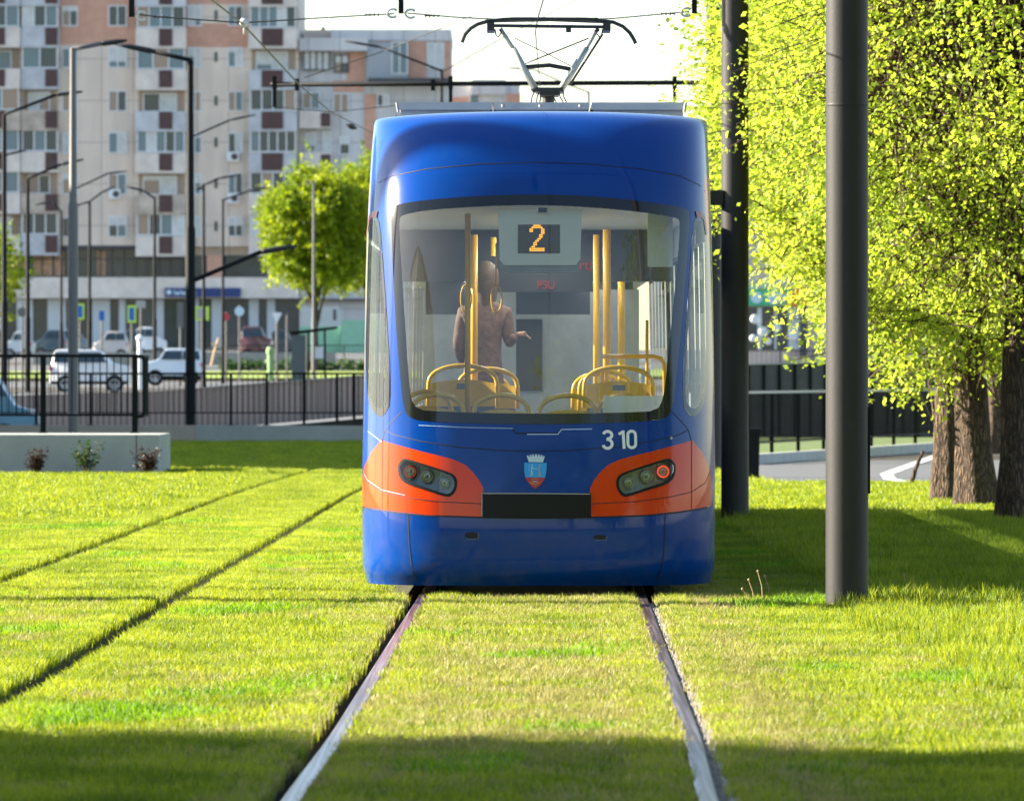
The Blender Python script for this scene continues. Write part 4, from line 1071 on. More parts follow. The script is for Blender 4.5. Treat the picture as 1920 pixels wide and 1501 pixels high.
for px, py in ((265, 30), (736, 25), (770, 26), (1287, 23)):
    m = MB(); c = at(px, py, Yw)
    pts = [c + Vector((.055 * math.cos(t_), 0, .045 * math.sin(t_))) for t_ in np.linspace(.6, 5.6, 10)]; m.tube(pts, .014, 8)
    o = m.build('wire_clamp', 'porc', smooth=True); o.location = (0, 0, 0)
    tag(o, 'pale curved clamp ' + {265: 'at the foot of the leftmost hanger', 736: 'left of the middle hanger', 770: 'right of the middle hanger', 1287: 'beside the hanger nearest the leafy branches'}[px], 'clamp', 'pale wire clamps on the hangers')
m = MB(); c = at(458, 43, Yw); m.lathe(c - Vector((.05, 0, 0)), (1, 0, 0), [(0, .02), (.02, .05), (.07, .045), (.1, .02)], 12); m.tube([c, c - Vector((0, 0, .12))], .012, 6)
tag(m.build('wire_clamp', 'porc', smooth=True), 'round pale clamp where the span wire meets the left contact wire', 'clamp', 'pale wire clamps on the hangers')
wire('contact wire over the empty track running down behind the tram', [tuple(at(300, -75, 52)), A(455, 45), tuple(at(560, 158, 84)), tuple(at(620, 210, 100)), tuple(at(700, 250, 118)), tuple(at(860, 350, 200))], .010)
wire('contact wire above the pantograph', [tuple(at(1075, -300, 36)), tuple(at(1020, -5, 48)), tuple(at(1008, 36, PY + .2)), tuple(at(1004, 60, 60)), tuple(at(1009, 120, 80)), tuple(at(1012, 166, 100)), tuple(at(1015, 300, 150))], .007)
wire('thin stay wire rising right from the left end of the far arm', [A(570, 146, 100), A(720, 96, 100), A(960, 0, 95)], .008)
wire('thin stay wire rising right from the middle of the far arm', [A(830, 135, 100), A(945, 70, 100), A(1100, -10, 95)], .009)
wire('far span wire left of the tram roof', [A(500, 199, 100), A(560, 205, 100), A(625, 210, 100), A(740, 198, 100)], .006)
wire('far span wire right of the tram roof', [A(1240, 188, 100), A(1300, 201, 100), A(1345, 206, 100)], .009)
wire('thin stay wire falling left from the far mast', [A(1120, 195, 120), A(1320, 125, 100)], .006)
m = MB(); c = at(660, 233, 108)
m.lathe(c - Vector((.1, 0, 0)), (1, .2, -.4), [(0, .01), (.05, .04), (.12, .05), (.2, .01)], 10)
tag(m.build('section_insulator', 'wire'), 'small dark insulator on the left contact wire near the tram corner', 'insulator')

# ------------------------------------------------------------------ street lamps
def lamp(px, Y, top, arms, label, wpx, mat_='lamppole', zb=None, step=None, group='tall street lamps'):
    """arms: list of polylines in photo pixels starting at the pole, ending at the lamp head tip"""
    x = X_(px, Y); zb = terr(x, Y) - .05 if zb is None else zb
    e = empty('street_lamp', (x, Y, zb), label, 'street lamp', group)
    r_ = wpx / 2 * Y / F; zt_ = Z_(top, Y); zs = Z_(step, Y) if step else zb + (zt_ - zb) * .35
    m = MB(); m.lathe((x, Y, zb), (0, 0, 1), [(0, r_), (zs - zb, r_), (zs - zb + .08, r_ * .78), (zt_ - zb, r_ * .6), (zt_ - zb, .005)], 16)
    o = m.build('pole', mat_, e); smooth_by_angle(o)
    for arm in arms:
        m = MB(); pts = [at(a, b, Y) for a, b in arm]; m.tube([Vector((x, Y, pts[0].z))] + pts[:-1] if len(pts) > 2 else pts, r_ * .45, 8); a_ = m.build('arm', mat_, e, smooth=True)
        m = MB(); p0, p1 = pts[-2], pts[-1]; q = p0.lerp(p1, .1)
        d = (p1 - p0); m.tube([p0, q, p0.lerp(p1, .6), p1], [r_ * .4, r_ * .58, r_ * .52, r_ * .25], 8, flat=.7); m.build('lamp_head', 'lamphead', a_, smooth=True)
    return e
lamp(8, 170, 215, [[(8, 215), (105, 178), (155, 172)]], 'black street lamp at the left edge with its arm reaching right', 13)
lamp(52, 226, 335, [[(52, 335), (115, 308), (157, 299)]], 'black street lamp second from the left edge, shorter than its neighbour', 11)
lamp(137, 128, 90, [[(137, 92), (190, 82), (238, 76)]], 'thick pale grey street lamp behind the near railing', 19, 'lamppale', zb=0, step=385)
lamp(357, 141.7, 113, [[(357, 113), (290, 97), (214, 82)], [(360, 527), (490, 472), (557, 461)]], 'thick black street lamp on the low wall with a long arm and a lower one', 19, zb=.37, step=430)
lamp(352, 187, 258, [[(352, 260), (432, 225), (480, 215)]], 'grey street lamp half hidden just left of the thick black one', 8)
lamp(133, 239, 360, [[(133, 358), (203, 325), (238, 321)]], 'far lamp whose arm shows right of the thick pale pole', 7)
lamp(168, 257, 377, [[(168, 378), (192, 360), (215, 350)], [(168, 378), (150, 383), (128, 392)]], 'thin double armed street lamp right of the thick pale pole', 8)
lamp(290, 251, 370, [[(290, 372), (268, 357), (233, 349)]], 'thin street lamp with a curved arm bending left', 8)
lamp(382, 233, 345, [[(366, 354), (412, 334), (452, 327)]], 'slim lamp just right of the thick black one', 8)
lamp(418, 255, 373, [[(418, 375), (473, 356), (506, 351)]], 'slim lamp with its arm in front of the balconies', 7)
lamp(588, 230, 340, [[(588, 342), (580, 341), (572, 342)]], 'bare thin grey post in front of the round tree', 7, 'lamppale')
lamp(115, 262, 395, [[(115, 397), (98, 378), (60, 385)]], 'thin lamp between the two leftmost thick ones', 7)
lamp(-30, 226, 300, [[(-30, 305), (20, 288), (48, 282)]], 'lamp arm entering at the left edge of the view', 9)
lamp(828, 170, 131, [[(828, 133), (712, 88), (645, 77)]], 'lamp with a slanting arm showing above the tram roof', 9)
lamp(1104, 190, 172, [[(1104, 173), (1062, 158), (1000, 130), (945, 127)]], 'distant lamp whose arm shows through the pantograph', 7)

# ------------------------------------------------------------------ near wall, railings
def railing(label, xa, xb, Y, zb, h, npost, bar, mat_='fence', foot=.12, thick=1.0, posts=None, toprail=None, Yb=None, zfn=None, group=None, wp=.05):
    """vertical bar railing from X xa (at Y) to xb (at Yb)"""
    Yb = Y if Yb is None else Yb
    e = empty('railing', ((xa + xb) / 2, (Y + Yb) / 2, zb), label, 'railing', group)
    def P_(t_): return Vector((xa + (xb - xa) * t_, Y + (Yb - Y) * t_, 0))
    L_ = math.hypot(xb - xa, Yb - Y)
    posts = posts or [i / (npost - 1) for i in range(npost)]
    for t_ in posts:
        m = MB(); p_ = P_(t_); m.box(p_.x - wp / 2, p_.x + wp / 2, p_.y - .02, p_.y + .02, zb, zb + h); m.box(p_.x - .07, p_.x + .07, p_.y - .05, p_.y + .05, zb, zb + .015); m.build('post', mat_, e)
    for nm, z, th in (('top_rail', zb + h, .045), ('bottom_rail', zb + foot, .03)):
        m = MB(); a, b = P_(0), P_(1); d = (b - a).normalized(); s_ = Vector((-d.y, d.x, 0)) * .025
        vs = []
        for q in (a, b):
            for sg in (-1, 1):
                vs += [(q.x + s_.x * sg, q.y + s_.y * sg, z - .001), (q.x + s_.x * sg, q.y + s_.y * sg, z + th)]
        m.add(vs, [(0, 1, 5, 4), (2, 6, 7, 3), (1, 3, 7, 5), (0, 4, 6, 2), (0, 2, 3, 1), (4, 5, 7, 6)]); m.build(nm, (toprail or mat_) if nm == 'top_rail' else mat_, e)
    m = MB(); n = int(L_ / bar)
    for i in range(1, n):
        p_ = P_(i / n); m.box(p_.x - .0075, p_.x + .0075, p_.y - .008, p_.y + .008, zb + foot + .02, zb + h)
    o = m.build('balusters', mat_, e); o['kind'] = 'stuff' if n > 100 else 'thing'
    return e
# near wall (shaded face towards the camera)
Y1 = 97.0
m = MB(); m.box(-30, X_(298, Y1), Y1, Y1 + 3.2, -.1, Z_(815, Y1))
w1 = m.build('concrete_wall', 'conc', offset=(X_(150, Y1), Y1, 0)); tag(w1, 'grey concrete retaining wall with three small shrubs in front of it', 'wall')
m = MB(); m.box(X_(255, Y1), X_(256.5, Y1), Y1 - .004, Y1, -.1, Z_(815, Y1)); m.build('joint', 'seam', w1)
zt1 = Z_(812, Y1); Yr = Y1 + .22
m = None
railing('black railing on the near grey wall ending in a rounded corner', -12.0, X_(253, Yr), Yr, zt1 + .0, (812 - 670) / F * Yr, 2, .105, foot=.26,
        posts=[(X_(81, Yr) + 12) / (X_(253, Yr) + 12), 1.0, .45, .1], wp=.085)
m = MB(); zz0, zz1 = Z_(780, Yr), Z_(668, Yr); xx = X_(253, Yr)
m.tube([(xx, Yr, zz1), (xx + .10, Yr, zz1), (xx + .14, Yr, zz1 - .05), (xx + .14, Yr, zz0 + .05), (xx + .10, Yr, zz0), (xx, Yr, zz0)], .03, 8)
for k in range(1, 10): m.tube([(xx + .13, Yr + k * .13, zz0), (xx + .13, Yr + k * .13, zz1)], .009, 6)
m.tube([(xx + .13, Yr, zz1), (xx + .13, Yr + 1.3, zz1)], .02, 6); m.tube([(xx + .13, Yr, zz0), (xx + .13, Yr + 1.3, zz0)], .02, 6)
e = [o for o in col.objects if o.name == 'railing'][0]; m.build('end_return', 'fence', e)
# low wall with railing behind
Y2 = 141.3
m = MB(); m.box(-45, X_(368, Y2), Y2, Y2 + .6, -.1, Z_(797, Y2), 1); m.box(X_(368.3, Y2), 3.4, Y2, Y2 + .6, -.1, Z_(797.6, Y2), 0)
tag(m.build('concrete_wall', ['conc', 'concw'], offset=(X_(490, Y2), Y2, 0)), 'long low concrete wall at the far end of the lawn, part warm part grey', 'wall')
Yr2 = Y2 + .3; n2 = 18
railing('long black railing on the low wall at the end of the lawn', X_(-400, Yr2), X_(720, Yr2), Yr2, Z_(797, Yr2) - .0, (797 - 702) / F * Yr2, 0, .115, foot=.26, posts=[(q + 400) / 1120 for q in (-350, -250, -150, -60, 68, 170, 433, 500, 570, 632, 664, 711)], wp=.06)
# ramp wall with sloping coping
Y3 = 157.9
m = MB(); xa, xb, xc_ = X_(-500, Y3), X_(365, Y3), X_(720, Y3)
m.prism([(xa, -3.6), (xc_, -3.6), (xc_, Z_(702, Y3)), (xb, Z_(729, Y3)), (X_(275, Y3), Z_(734, Y3)), (X_(0, Y3), Z_(742, Y3)), (xa, Z_(752, Y3))], Y3 - .4, Y3, 'y', 0)
m.prism([(xc_, Z_(702, Y3)), (xc_, Z_(700, Y3)), (xb, Z_(727, Y3)), (xa, Z_(750, Y3)), (xa, Z_(752, Y3)), (xb, Z_(729, Y3))], Y3 - .45, Y3 + .05, 'y', 1)
M['ribwall'] = mat('ribbed_wall', (0.27, 0.21, 0.185), .85)
t = M['ribwall'].node_tree; b = t.nodes['Principled BSDF']; tc = t.nodes.new('ShaderNodeTexCoord'); wv = t.nodes.new('ShaderNodeTexWave'); wv.inputs['Scale'].default_value = 2.2; wv.bands_direction = 'X'
rp = t.nodes.new('ShaderNodeValToRGB'); rp.color_ramp.elements[0].color = (.17, .135, .12, 1); rp.color_ramp.elements[1].color = (.31, .245, .215, 1); rp.color_ramp.elements[0].position = .2; rp.color_ramp.elements[1].position = .6
t.links.new(tc.outputs['Object'], wv.inputs[0]); t.links.new(wv.outputs[0], rp.inputs[0]); t.links.new(rp.outputs[0], b.inputs['Base Color'])
tag(m.build('ramp_wall', ['ribwall', 'conc'], offset=(X_(500, Y3), Y3, 0)), 'brown ribbed ramp wall with a sloping pale coping behind the railings', 'wall')
m = MB(); vs = []
for i, X in enumerate(np.linspace(-22, 3.1, 12)): vs += [(X, 141.95, terr(X, 150) + .006), (X, 157.45, terr(X, 150) + .006)]
m.add(vs, [(2 * i, 2 * i + 2, 2 * i + 3, 2 * i + 1) for i in range(11)]); tag(m.build('ramp_road', 'asphalt'), kind='structure')

# upper roads, verges
def sheet(name, x0, x1, y0, y1, dz, mat_, n=10):
    m = MB(); vs = []; yy = np.linspace(y0, y1, n)
    for y in yy: vs += [(x0, y, terr(10, y) + dz), (x1, y, terr(10, y) + dz)]
    m.add(vs, [(2 * i, 2 * i + 1, 2 * i + 3, 2 * i + 2) for i in range(n - 1)]); return tag(m.build(name, mat_), kind='structure')
sheet('road', -90, 90, 162, 262, .008, 'asphalt', 24)
sheet('pavement', -90, 90, 158.2, 161.8, .12, 'concw', 4)
gl = sheet('grass_verge', -90, 90, 268, 300, .10, mat('far_grass', (0.16, 0.22, 0.02), .95, noise=.3, nscale=2), 12)
sheet('far_road', -90, 90, 306, 330, .02, 'asphalt', 6)
sheet('parking_road', -120, 120, 345, 420, .01, 'asphalt', 12)
m = MB(); m.box(-25, -9.2, 334, 334.3, terr(10, 334) - .2, terr(10, 334) + .65)
tag(m.build('low_wall', 'conc'), 'low pale kerb wall in front of the parking row', 'wall')

# right side: path, kerb, fences
m = MB(); m.add([(3.0, 89.3, .004 - .09), (60, 89.3, -.086), (60, 119.5, -.086), (3.0, 119.5, -.086)], [(0, 1, 2, 3)]); pth = tag(m.build('path', 'asphalt'), kind='structure')
m = MB()
Zp = -.08
def gp(px, py, z=Zp):
    Y = F * (H - z) / (py - 700); return (X_(px, Y), Y, z)
line = [(1930, 800), (1850, 812), (1780, 845), (1700, 874), (1662, 888), (1668, 897), (1700, 904), (1745, 910)]
Q = [Vector(gp(*q)) for q in line]
vs = []
for i, p_ in enumerate(Q):
    d = (Q[min(i + 1, len(Q) - 1)] - Q[max(i - 1, 0)]).normalized(); s_ = Vector((-d.y, d.x, 0)) * .10; s_.y *= 3.0
    vs += [p_ + s_, p_ - s_]
m.add(vs, [(2 * i, 2 * i + 1, 2 * i + 3, 2 * i + 2) for i in range(len(Q) - 1)]); tag(m.build('path_marking', 'paintw'), kind='structure')
# fence line on the right, receding to the right
fa, fb = (X_(1395, 114), 114.0), (X_(1960, 150), 150.0)
m = MB()
d = Vector((fb[0] - fa[0], fb[1] - fa[1], 0)).normalized(); nrm = Vector((-d.y, d.x, 0))
a0, b0 = Vector((*fa, 0)), Vector((*fb, 0))
def strip(m, a, b, off0, off1, z0, z1, mi=0):
    p_ = [a + nrm * off0, b + nrm * off0, b + nrm * off1, a + nrm * off1]
    m.add([(q.x, q.y, z0) for q in p_] + [(q.x, q.y, z1) for q in p_], [(0, 3, 2, 1), (4, 5, 6, 7), (0, 1, 5, 4), (1, 2, 6, 5), (2, 3, 7, 6), (3, 0, 4, 7)], mi)
strip(m, a0 - d * .5, b0, -.18, -.02, -.1, .09); tag(m.build('kerb', 'kerb'), kind='structure')
m = MB(); q = [a0 - d * .5, b0, Vector((X_(1960, 149) + 2, 150, 0)), Vector((X_(1335, 149), 150, 0))]
m.add([(p_.x, p_.y, .05) for p_ in q], [(0, 1, 2, 3)]); tag(m.build('grass_bank', mat('bank_grass', (0.07, 0.11, 0.012), .95, noise=.4, nscale=4)), kind='structure')
L_ = (b0 - a0).length
railing('black fence with a pale top rail along the path behind the masts', fa[0], fb[0], fa[1], .05, 1.12, 0, .12, Yb=fb[1], foot=.22, toprail='fencetop', posts=[i / 14 for i in range(15)], wp=.07)
# dark slatted fence behind
m = MB(); Yw_ = 149.4; wl_, wr_ = X_(1335, Yw_), X_(1990, Yw_)
m.prism([(wl_, -.1), (wr_, -.1), (wr_, Z_(669, Yw_)), (wl_, Z_(686, Yw_))], Yw_, Yw_ + .5, 'y', 0)
m.prism([(wl_, Z_(686, Yw_)), (wr_, Z_(669, Yw_)), (wr_, Z_(666.5, Yw_)), (wl_, Z_(683.5, Yw_))], Yw_ - .05, Yw_ + .6, 'y', 1)
dw = tag(m.build('dark_wall', [mat('slate_panel', (0.075, 0.07, 0.075), .7, noise=.2, nscale=1.5), 'fencetop'], offset=(wl_, Yw_, 0)), 'dark panelled wall with pale coping behind the path fence', 'wall')
m = MB()
for i in range(22):
    px = 1345 + i * 29; m.box(X_(px, Yw_) - .035, X_(px, Yw_) + .035, Yw_ - .05, Yw_ - .002, 0, Z_(686 - (px - 1335) * .026, Yw_))
m.build('ribs', 'fence', dw)
# bin at the mast
m = MB(); Yb_ = 92.0; xq = X_(1413, Yb_)
m.prism([(xq - .07, -.1), (xq + .07, -.1), (xq + .085, .66), (xq - .085, .66)], Yb_ - .12, Yb_ + .12, 'y'); m.box(xq - .10, xq + .10, Yb_ - .14, Yb_ + .14, .66, .74)
tag(m.build('litter_bin', 'lamppole', offset=(xq, Yb_, 0)), 'narrow dark litter bin beside the path behind the mast', 'litter bin')
# leaning stump stick
m = MB(); m.tube([gp(1708, 912, 0), tuple(at(1716, 880, 86.6)), tuple(at(1731, 845, 86.6))], [.035, .03, .022], 8)
tag(m.build('broken_stick', 'bark', smooth=True), 'short leaning stick in the grass by the white marking', 'stick')

# ------------------------------------------------------------------ trees
def leaf_mesh(pts, dirs, size, rg, matname, name='crown', aspect=.62):
    """one folded leaf (two triangles... four verts) per point"""
    n = len(pts); nrm_ = rg.normal(size=(n, 3)); nrm_[:, 2] += .5; nrm_ /= np.linalg.norm(nrm_, axis=1, keepdims=True)
    t_ = dirs + rg.normal(size=(n, 3)) * .7; t_[:, 2] -= .35; t_ -= nrm_ * np.sum(t_ * nrm_, 1, keepdims=True); t_ /= np.linalg.norm(t_, axis=1, keepdims=True) + 1e-9
    b_ = np.cross(nrm_, t_); s_ = size * (rg.uniform(.45, 1.0, n) ** 1.0 * (1 + .7 * (rg.random(n) < .25)))[:, None]
    V = np.empty((n, 4, 3)); V[:, 0] = pts; V[:, 1] = pts + t_ * s_ * .5 + b_ * s_ * aspect / 2 + nrm_ * s_ * .08; V[:, 2] = pts + t_ * s_; V[:, 3] = pts + t_ * s_ * .5 - b_ * s_ * aspect / 2 + nrm_ * s_ * .08
    me = bpy.data.meshes.new(name); me.vertices.add(n * 4); me.vertices.foreach_set('co', V.astype(np.float32).reshape(-1))
    me.loops.add(n * 4); me.loops.foreach_set('vertex_index', np.arange(n * 4, dtype=np.int32)); me.polygons.add(n); me.polygons.foreach_set('loop_start', (np.arange(n) * 4).astype(np.int32))
    me.update(calc_edges=True); me.materials.append(M[matname]); return me
def tree(name, label, cat, loc, trunk_r, trunk_h, cz, rad, n_cl, n_leaf, lsize, seed, leafm, group=None, droop=.3, shell=.45, limbs=9, bare_twig=True, clump=.34, flare=1.3, trunk_lean=0.0):
    rg = np.random.default_rng(seed); e = empty(name, loc, label, cat, group)
    bx_, by_, bz_ = loc
    m = MB(); pts = []; rs = []
    nseg = 12
    for i in range(nseg):
        t_ = i / (nseg - 1); z = t_ * trunk_h; pts.append((bx_ + trunk_lean * t_ + .03 * math.sin(3 * t_ + seed), by_ + .02 * math.sin(5 * t_), bz_ - .05 + z)); rs.append(trunk_r * (flare - (flare - 1) * min(1, t_ * 5)) * (1 - .45 * t_))
    # fluted, knobbly trunk
    n = 22; vs = []
    for (x, y, z), r_ in zip(pts, rs):
        for k in range(n):
            a = 2 * PI * k / n; q = r_ * (1 + .09 * math.sin(5 * a + seed + z * .7) + .05 * math.sin(9 * a + z * 3) + rg.normal() * .02); vs.append((x + q * math.cos(a), y + q * math.sin(a), z))
    m.add(vs, [(i * n + k, i * n + (k + 1) % n, (i + 1) * n + (k + 1) % n, (i + 1) * n + k) for i in range(nseg - 1) for k in range(n)])
    top = Vector(pts[-1]); cc = Vector((bx_ + trunk_lean, by_, bz_ + cz)); rad = Vector(rad)
    # limbs
    ends = []
    for i in range(limbs):
        a = 2 * PI * i / limbs + rg.uniform(-.3, .3); el = rg.uniform(-.15, 1.0); s0 = Vector(pts[rg.integers(nseg // 2, nseg)])
        end = cc + Vector((math.cos(a) * math.cos(el) * rad.x, math.sin(a) * math.cos(el) * rad.y, math.sin(el) * rad.z)) * .8
        mid = s0.lerp(end, .5) + Vector((0, 0, .25 * rad.z * rg.uniform(.2, .9)))
        L = [s0 * (1 - t_) ** 2 + mid * (2 * t_ * (1 - t_)) + end * t_ ** 2 for t_ in np.linspace(0, 1, 7)]
        L = [p_ + Vector(rg.normal(size=3) * .04) for p_ in L]
        m.tube(L, list(np.linspace(trunk_r * .42, trunk_r * .07, 7)), 6); ends.append(L)
    # clusters
    P_, D_ = [], []; tw = MB()
    for c in range(n_cl):
        u = rg.normal(size=3); u /= np.linalg.norm(u); rr = (shell + (1 - shell) * rg.random()) ** .6 * (1 + rg.normal() * .06)
        lump = 1 + .14 * math.sin(3.1 * u[0] * 2 + seed) * math.sin(2.7 * u[1] * 2 + seed * 2) + .10 * math.sin(7 * u[2] + seed)
        c0 = np.array([cc.x + u[0] * rad.x * rr * lump, cc.y + u[1] * rad.y * rr * lump, cc.z + u[2] * rad.z * rr * lump])
        if c0[2] < bz_ + 1.5: c0[2] = bz_ + 1.5 + rg.random() * .7
        out = np.array([u[0], u[1], 0]); tl_ = clump * rg.uniform(.7, 1.5); dirv = out * .8 + np.array([0, 0, -droop * rg.uniform(.2, 1.6)]) + rg.normal(size=3) * .35; dirv /= np.linalg.norm(dirv)
        k = max(3, int(n_leaf * rg.uniform(.5, 1.5))); tt = rg.random(k) ** .8
        sp = clump * .30 * (1 - .4 * tt)
        P_.append(c0 + dirv * (tt * tl_ * 2)[:, None] + rg.normal(size=(k, 3)) * sp[:, None]); D_.append(np.tile(dirv, (k, 1)))
        if bare_twig and rg.random() < .5:
            a = Vector(c0 - dirv * tl_ * 1.5); b = Vector(c0 + dirv * tl_ * 2); tw.tube([a, a.lerp(b, .5) + Vector((0, 0, .05)), b], [.010, .007, .002], 4)
            if rg.random() < .35:
                L = ends[rg.integers(len(ends))]; q = L[rg.integers(3, 7)]; tw.tube([q, q.lerp(a, .5) + Vector((0, 0, .15)), a], [.02, .014, .010], 5)
    m.build('trunk', 'bark', e, smooth=True)
    if tw.v: tw.build('branches', 'twig', e)['kind'] = 'stuff'
    pts_ = np.concatenate(P_); D = np.concatenate(D_)
    pts_ = pts_ - np.array(loc)
    me = leaf_mesh(pts_, D, lsize, rg, leafm); o = bpy.data.objects.new('crown', me); col.objects.link(o); o.parent = e
    return e
GR = 'light green trees on the grass to the right'
tree('deciduous_tree', 'light green tree whose brown trunk stands left of its two neighbours', 'tree', (X_(1772, 76), 76, 0), .18, 3.6, 5.9, (2.45, 4.2, 3.5), 5600, 24, .066, 21, 'leafA', GR, droop=.15, trunk_lean=.1, shell=.7)
tree('deciduous_tree', 'light green tree with the thick middle trunk, bark lit on one side', 'tree', (X_(1838, 73), 73.5, 0), .22, 3.4, 4.9, (2.6, 4.0, 3.2), 6000, 26, .064, 22, 'leafA', GR, droop=.15, trunk_lean=-.1, shell=.7)
tree('deciduous_tree', 'light green tree with the dark trunk cut by the right edge', 'tree', (X_(1916, 66), 66, 0), .20, 3.8, 5.3, (2.4, 4.0, 3.2), 5600, 26, .060, 23, 'leafA', GR, droop=.2, shell=.7)
tree('deciduous_tree', 'round lime tree in front of the apartment block', 'tree', (X_(590, 300), 300, 1.5), .16, 4.0, 6.9, (2.12, 2.2, 2.85), 2600, 22, .17, 31, 'leafB', droop=.2, clump=.33, bare_twig=False)
tree('deciduous_tree', 'darker round tree half hidden behind the tram', 'tree', (X_(692, 312), 312, 1.6), .16, 4.0, 7.2, (1.9, 2.1, 3.1), 2000, 22, .17, 32, 'leafB', droop=.2, clump=.33, bare_twig=False)
tree('deciduous_tree', 'small tree at the left edge in front of the shops', 'tree', (X_(-38, 320), 320, 1.7), .14, 3.0, 4.9, (1.75, 1.8, 2.2), 500, 18, .2, 33, 'leafB', droop=.2, clump=.4, bare_twig=False)
tree('deciduous_tree', 'sunlit tree farther back across the path, seen between the nearer trunks', 'tree', (X_(1870, 126), 126, 0), .2, 4.0, 6.2, (3.9, 3.6, 4.6), 3200, 20, .11, 24, 'leafA', GR, droop=.2, shell=.6, bare_twig=False)
tree('deciduous_tree', 'small sunlit tree behind the big mast', 'tree', (X_(1600, 128), 128, 0), .12, 4.4, 8.3, (2.0, 2.4, 3.9), 1500, 20, .10, 25, 'leafA', GR, droop=.2, shell=.6, bare_twig=False)
# shrubs at the wall
def shrub(px, label, wid, hgt, leafm, seed, Y=96.3):
    rg = np.random.default_rng(seed); e = empty('shrub', (X_(px, Y), Y, 0), label, 'shrub', 'small shrubs along the near wall')
    m = MB(); P_, D_ = [], []; base = np.array([X_(px, Y), Y, 0.])
    for i in range(26):
        a = rg.random() * 2 * PI; r_ = wid * rg.uniform(.1, 1) / 2; tip = base + np.array([math.cos(a) * r_, math.sin(a) * r_, hgt * rg.uniform(.45, 1.05)])
        m.tube([tuple(base), tuple((base * .4 + tip * .6) + np.array([0, 0, .02])), tuple(tip)], [.006, .004, .002], 4)
        k = 26; tt = rg.uniform(.35, 1.05, k)[:, None]; P_.append(base * (1 - tt) + tip * tt + rg.normal(size=(k, 3)) * .025); D_.append(np.tile((tip - base) / np.linalg.norm(tip - base), (k, 1)))
    m.build('stems', 'twig', e)
    me = leaf_mesh(np.concatenate(P_) - base, np.concatenate(D_), .045, rg, leafm); o = bpy.data.objects.new('leaves', me); col.objects.link(o); o.parent = e
shrub(70, 'low dark red shrub, leftmost of the three at the near wall', .40, .36, 'leafR', 1); shrub(163, 'taller green and brown shrub, middle one at the near wall', .52, .48, 'leafD', 2); shrub(273, 'dense dark red shrub at the end of the near wall', .44, .38, 'leafR', 3, 95.4)
# dandelion stalks by the big mast
for i, (x0, y0, x1_, y1_) in enumerate(((1409, 1133, 1392, 1104), (1414, 1133, 1404, 1087), (1430, 1125, 1421, 1071), (1443, 1120, 1434, 1080), (1697, 1115, 1695, 1078), (1714, 1110, 1712, 1085))):
    Yd = 12000 * 1.53 / (y0 - 700); a, b = at(x0, y0, Yd), at(x1_, y1_, Yd); m = MB()
    m.tube([a, a.lerp(b, .5) + Vector((.01, 0, 0)), b], .003, 5); m.lathe(b, (0, 0, 1), [(-.008, .003), (0, .008), (.01, .006), (.012, .001)], 8)
    tag(m.build('dandelion_stalk', mat('dry_stalk', (.38, .25, .14), .8)), ['shortest bent seed stalk', 'second bent seed stalk', 'tallest seed stalk', 'straight seed stalk right of the tallest', 'pale stalk right of the mast', 'small pale stalk farther right of the mast'][i] + ' in the grass by the big mast', 'weed', 'bare seed stalks in the grass')

# ------------------------------------------------------------------ apartment buildings
Y5 = 423.0
def bb(m, x0, x1, y0, y1, d0, d1, mi=0): m.box(X_(x0, Y5), X_(x1, Y5), Y5 - d1, Y5 - d0, Z_(y1, Y5), Z_(y0, Y5), mi)
B1 = empty('apartment_building', (X_(250, Y5), Y5, 3.05), 'tall beige panel apartment block with orange brick bands and stacked balconies', 'building')
m = MB(); bb(m, -260, 560, -190, 462, -14, 0, 0); bb(m, -260, 560, 462, 660, -14, -1.2, 0); m.build('wall', 'wallA', B1)
m = MB()
for x0, x1, y0, y1 in ((112, 256, -40, 84), (350, 465, 44, 89), (350, 465, -60, 8), (-60, 88, -60, 0), (388, 420, 478, 520)): bb(m, x0, x1, y0, y1, 0, .006)
m.build('brick_band', 'brickO', B1)
prng = random.Random(3)
def window(par, x0, x1, y0, y1, dep=0.0, n=2, fr='wframe', pane=None, Y=Y5, blind=None):
    m = MB(); wx = 2.2
    def b2(m, a, b, c, d, k0, k1, mi=0): m.box(X_(a, Y), X_(b, Y), Y - k1, Y - k0, Z_(d, Y), Z_(c, Y), mi)
    b2(m, x0, x1, y0, y0 + wx, dep, dep + .10); b2(m, x0, x1, y1 - wx, y1, dep, dep + .10)
    for i in range(n + 1):
        xc__ = x0 + (x1 - x0 - wx) * i / n; b2(m, xc__, xc__ + wx, y0 + wx, y1 - wx, dep, dep + .098)
    f_ = m.build('window', fr, par)
    m = MB()
    for i in range(n):
        a = x0 + (x1 - x0 - wx) * i / n + wx; b = x0 + (x1 - x0 - wx) * (i + 1) / n; mi = prng.choice([0, 0, 0, 1, 1, 2, 3]) if pane is None else pane
        b2(m, a, b, y0 + wx, y1 - wx, dep + .01, dep + .04, mi)
    if blind is None: blind = prng.choice([0, 0, 0, .25, .45, .7])
    m.build('pane', ['pd', 'pb', 'pc', 'pw'], f_)
    if blind:
        m = MB(); b2(m, x0 + wx, x1 - wx, y0 + wx, y0 + (y1 - y0) * blind, dep + .045, dep + .07); m.build('blind', 'pc', f_)
FL = [425, 345, 268, 190, 108, 30, -47]
for i, yc in enumerate(FL):
    window(B1, 203, 238, yc - 20, yc + 20); window(B1, 427, 456, yc - 19, yc + 19); window(B1, 352, 378, yc - 19, yc + 20); window(B1, 116, 146, yc - 18, yc + 20)
m = MB()
for yc in FL: bb(m, 402, 408, yc - 10, yc + 8, 0, .05)
m.build('vent', 'pd', B1)
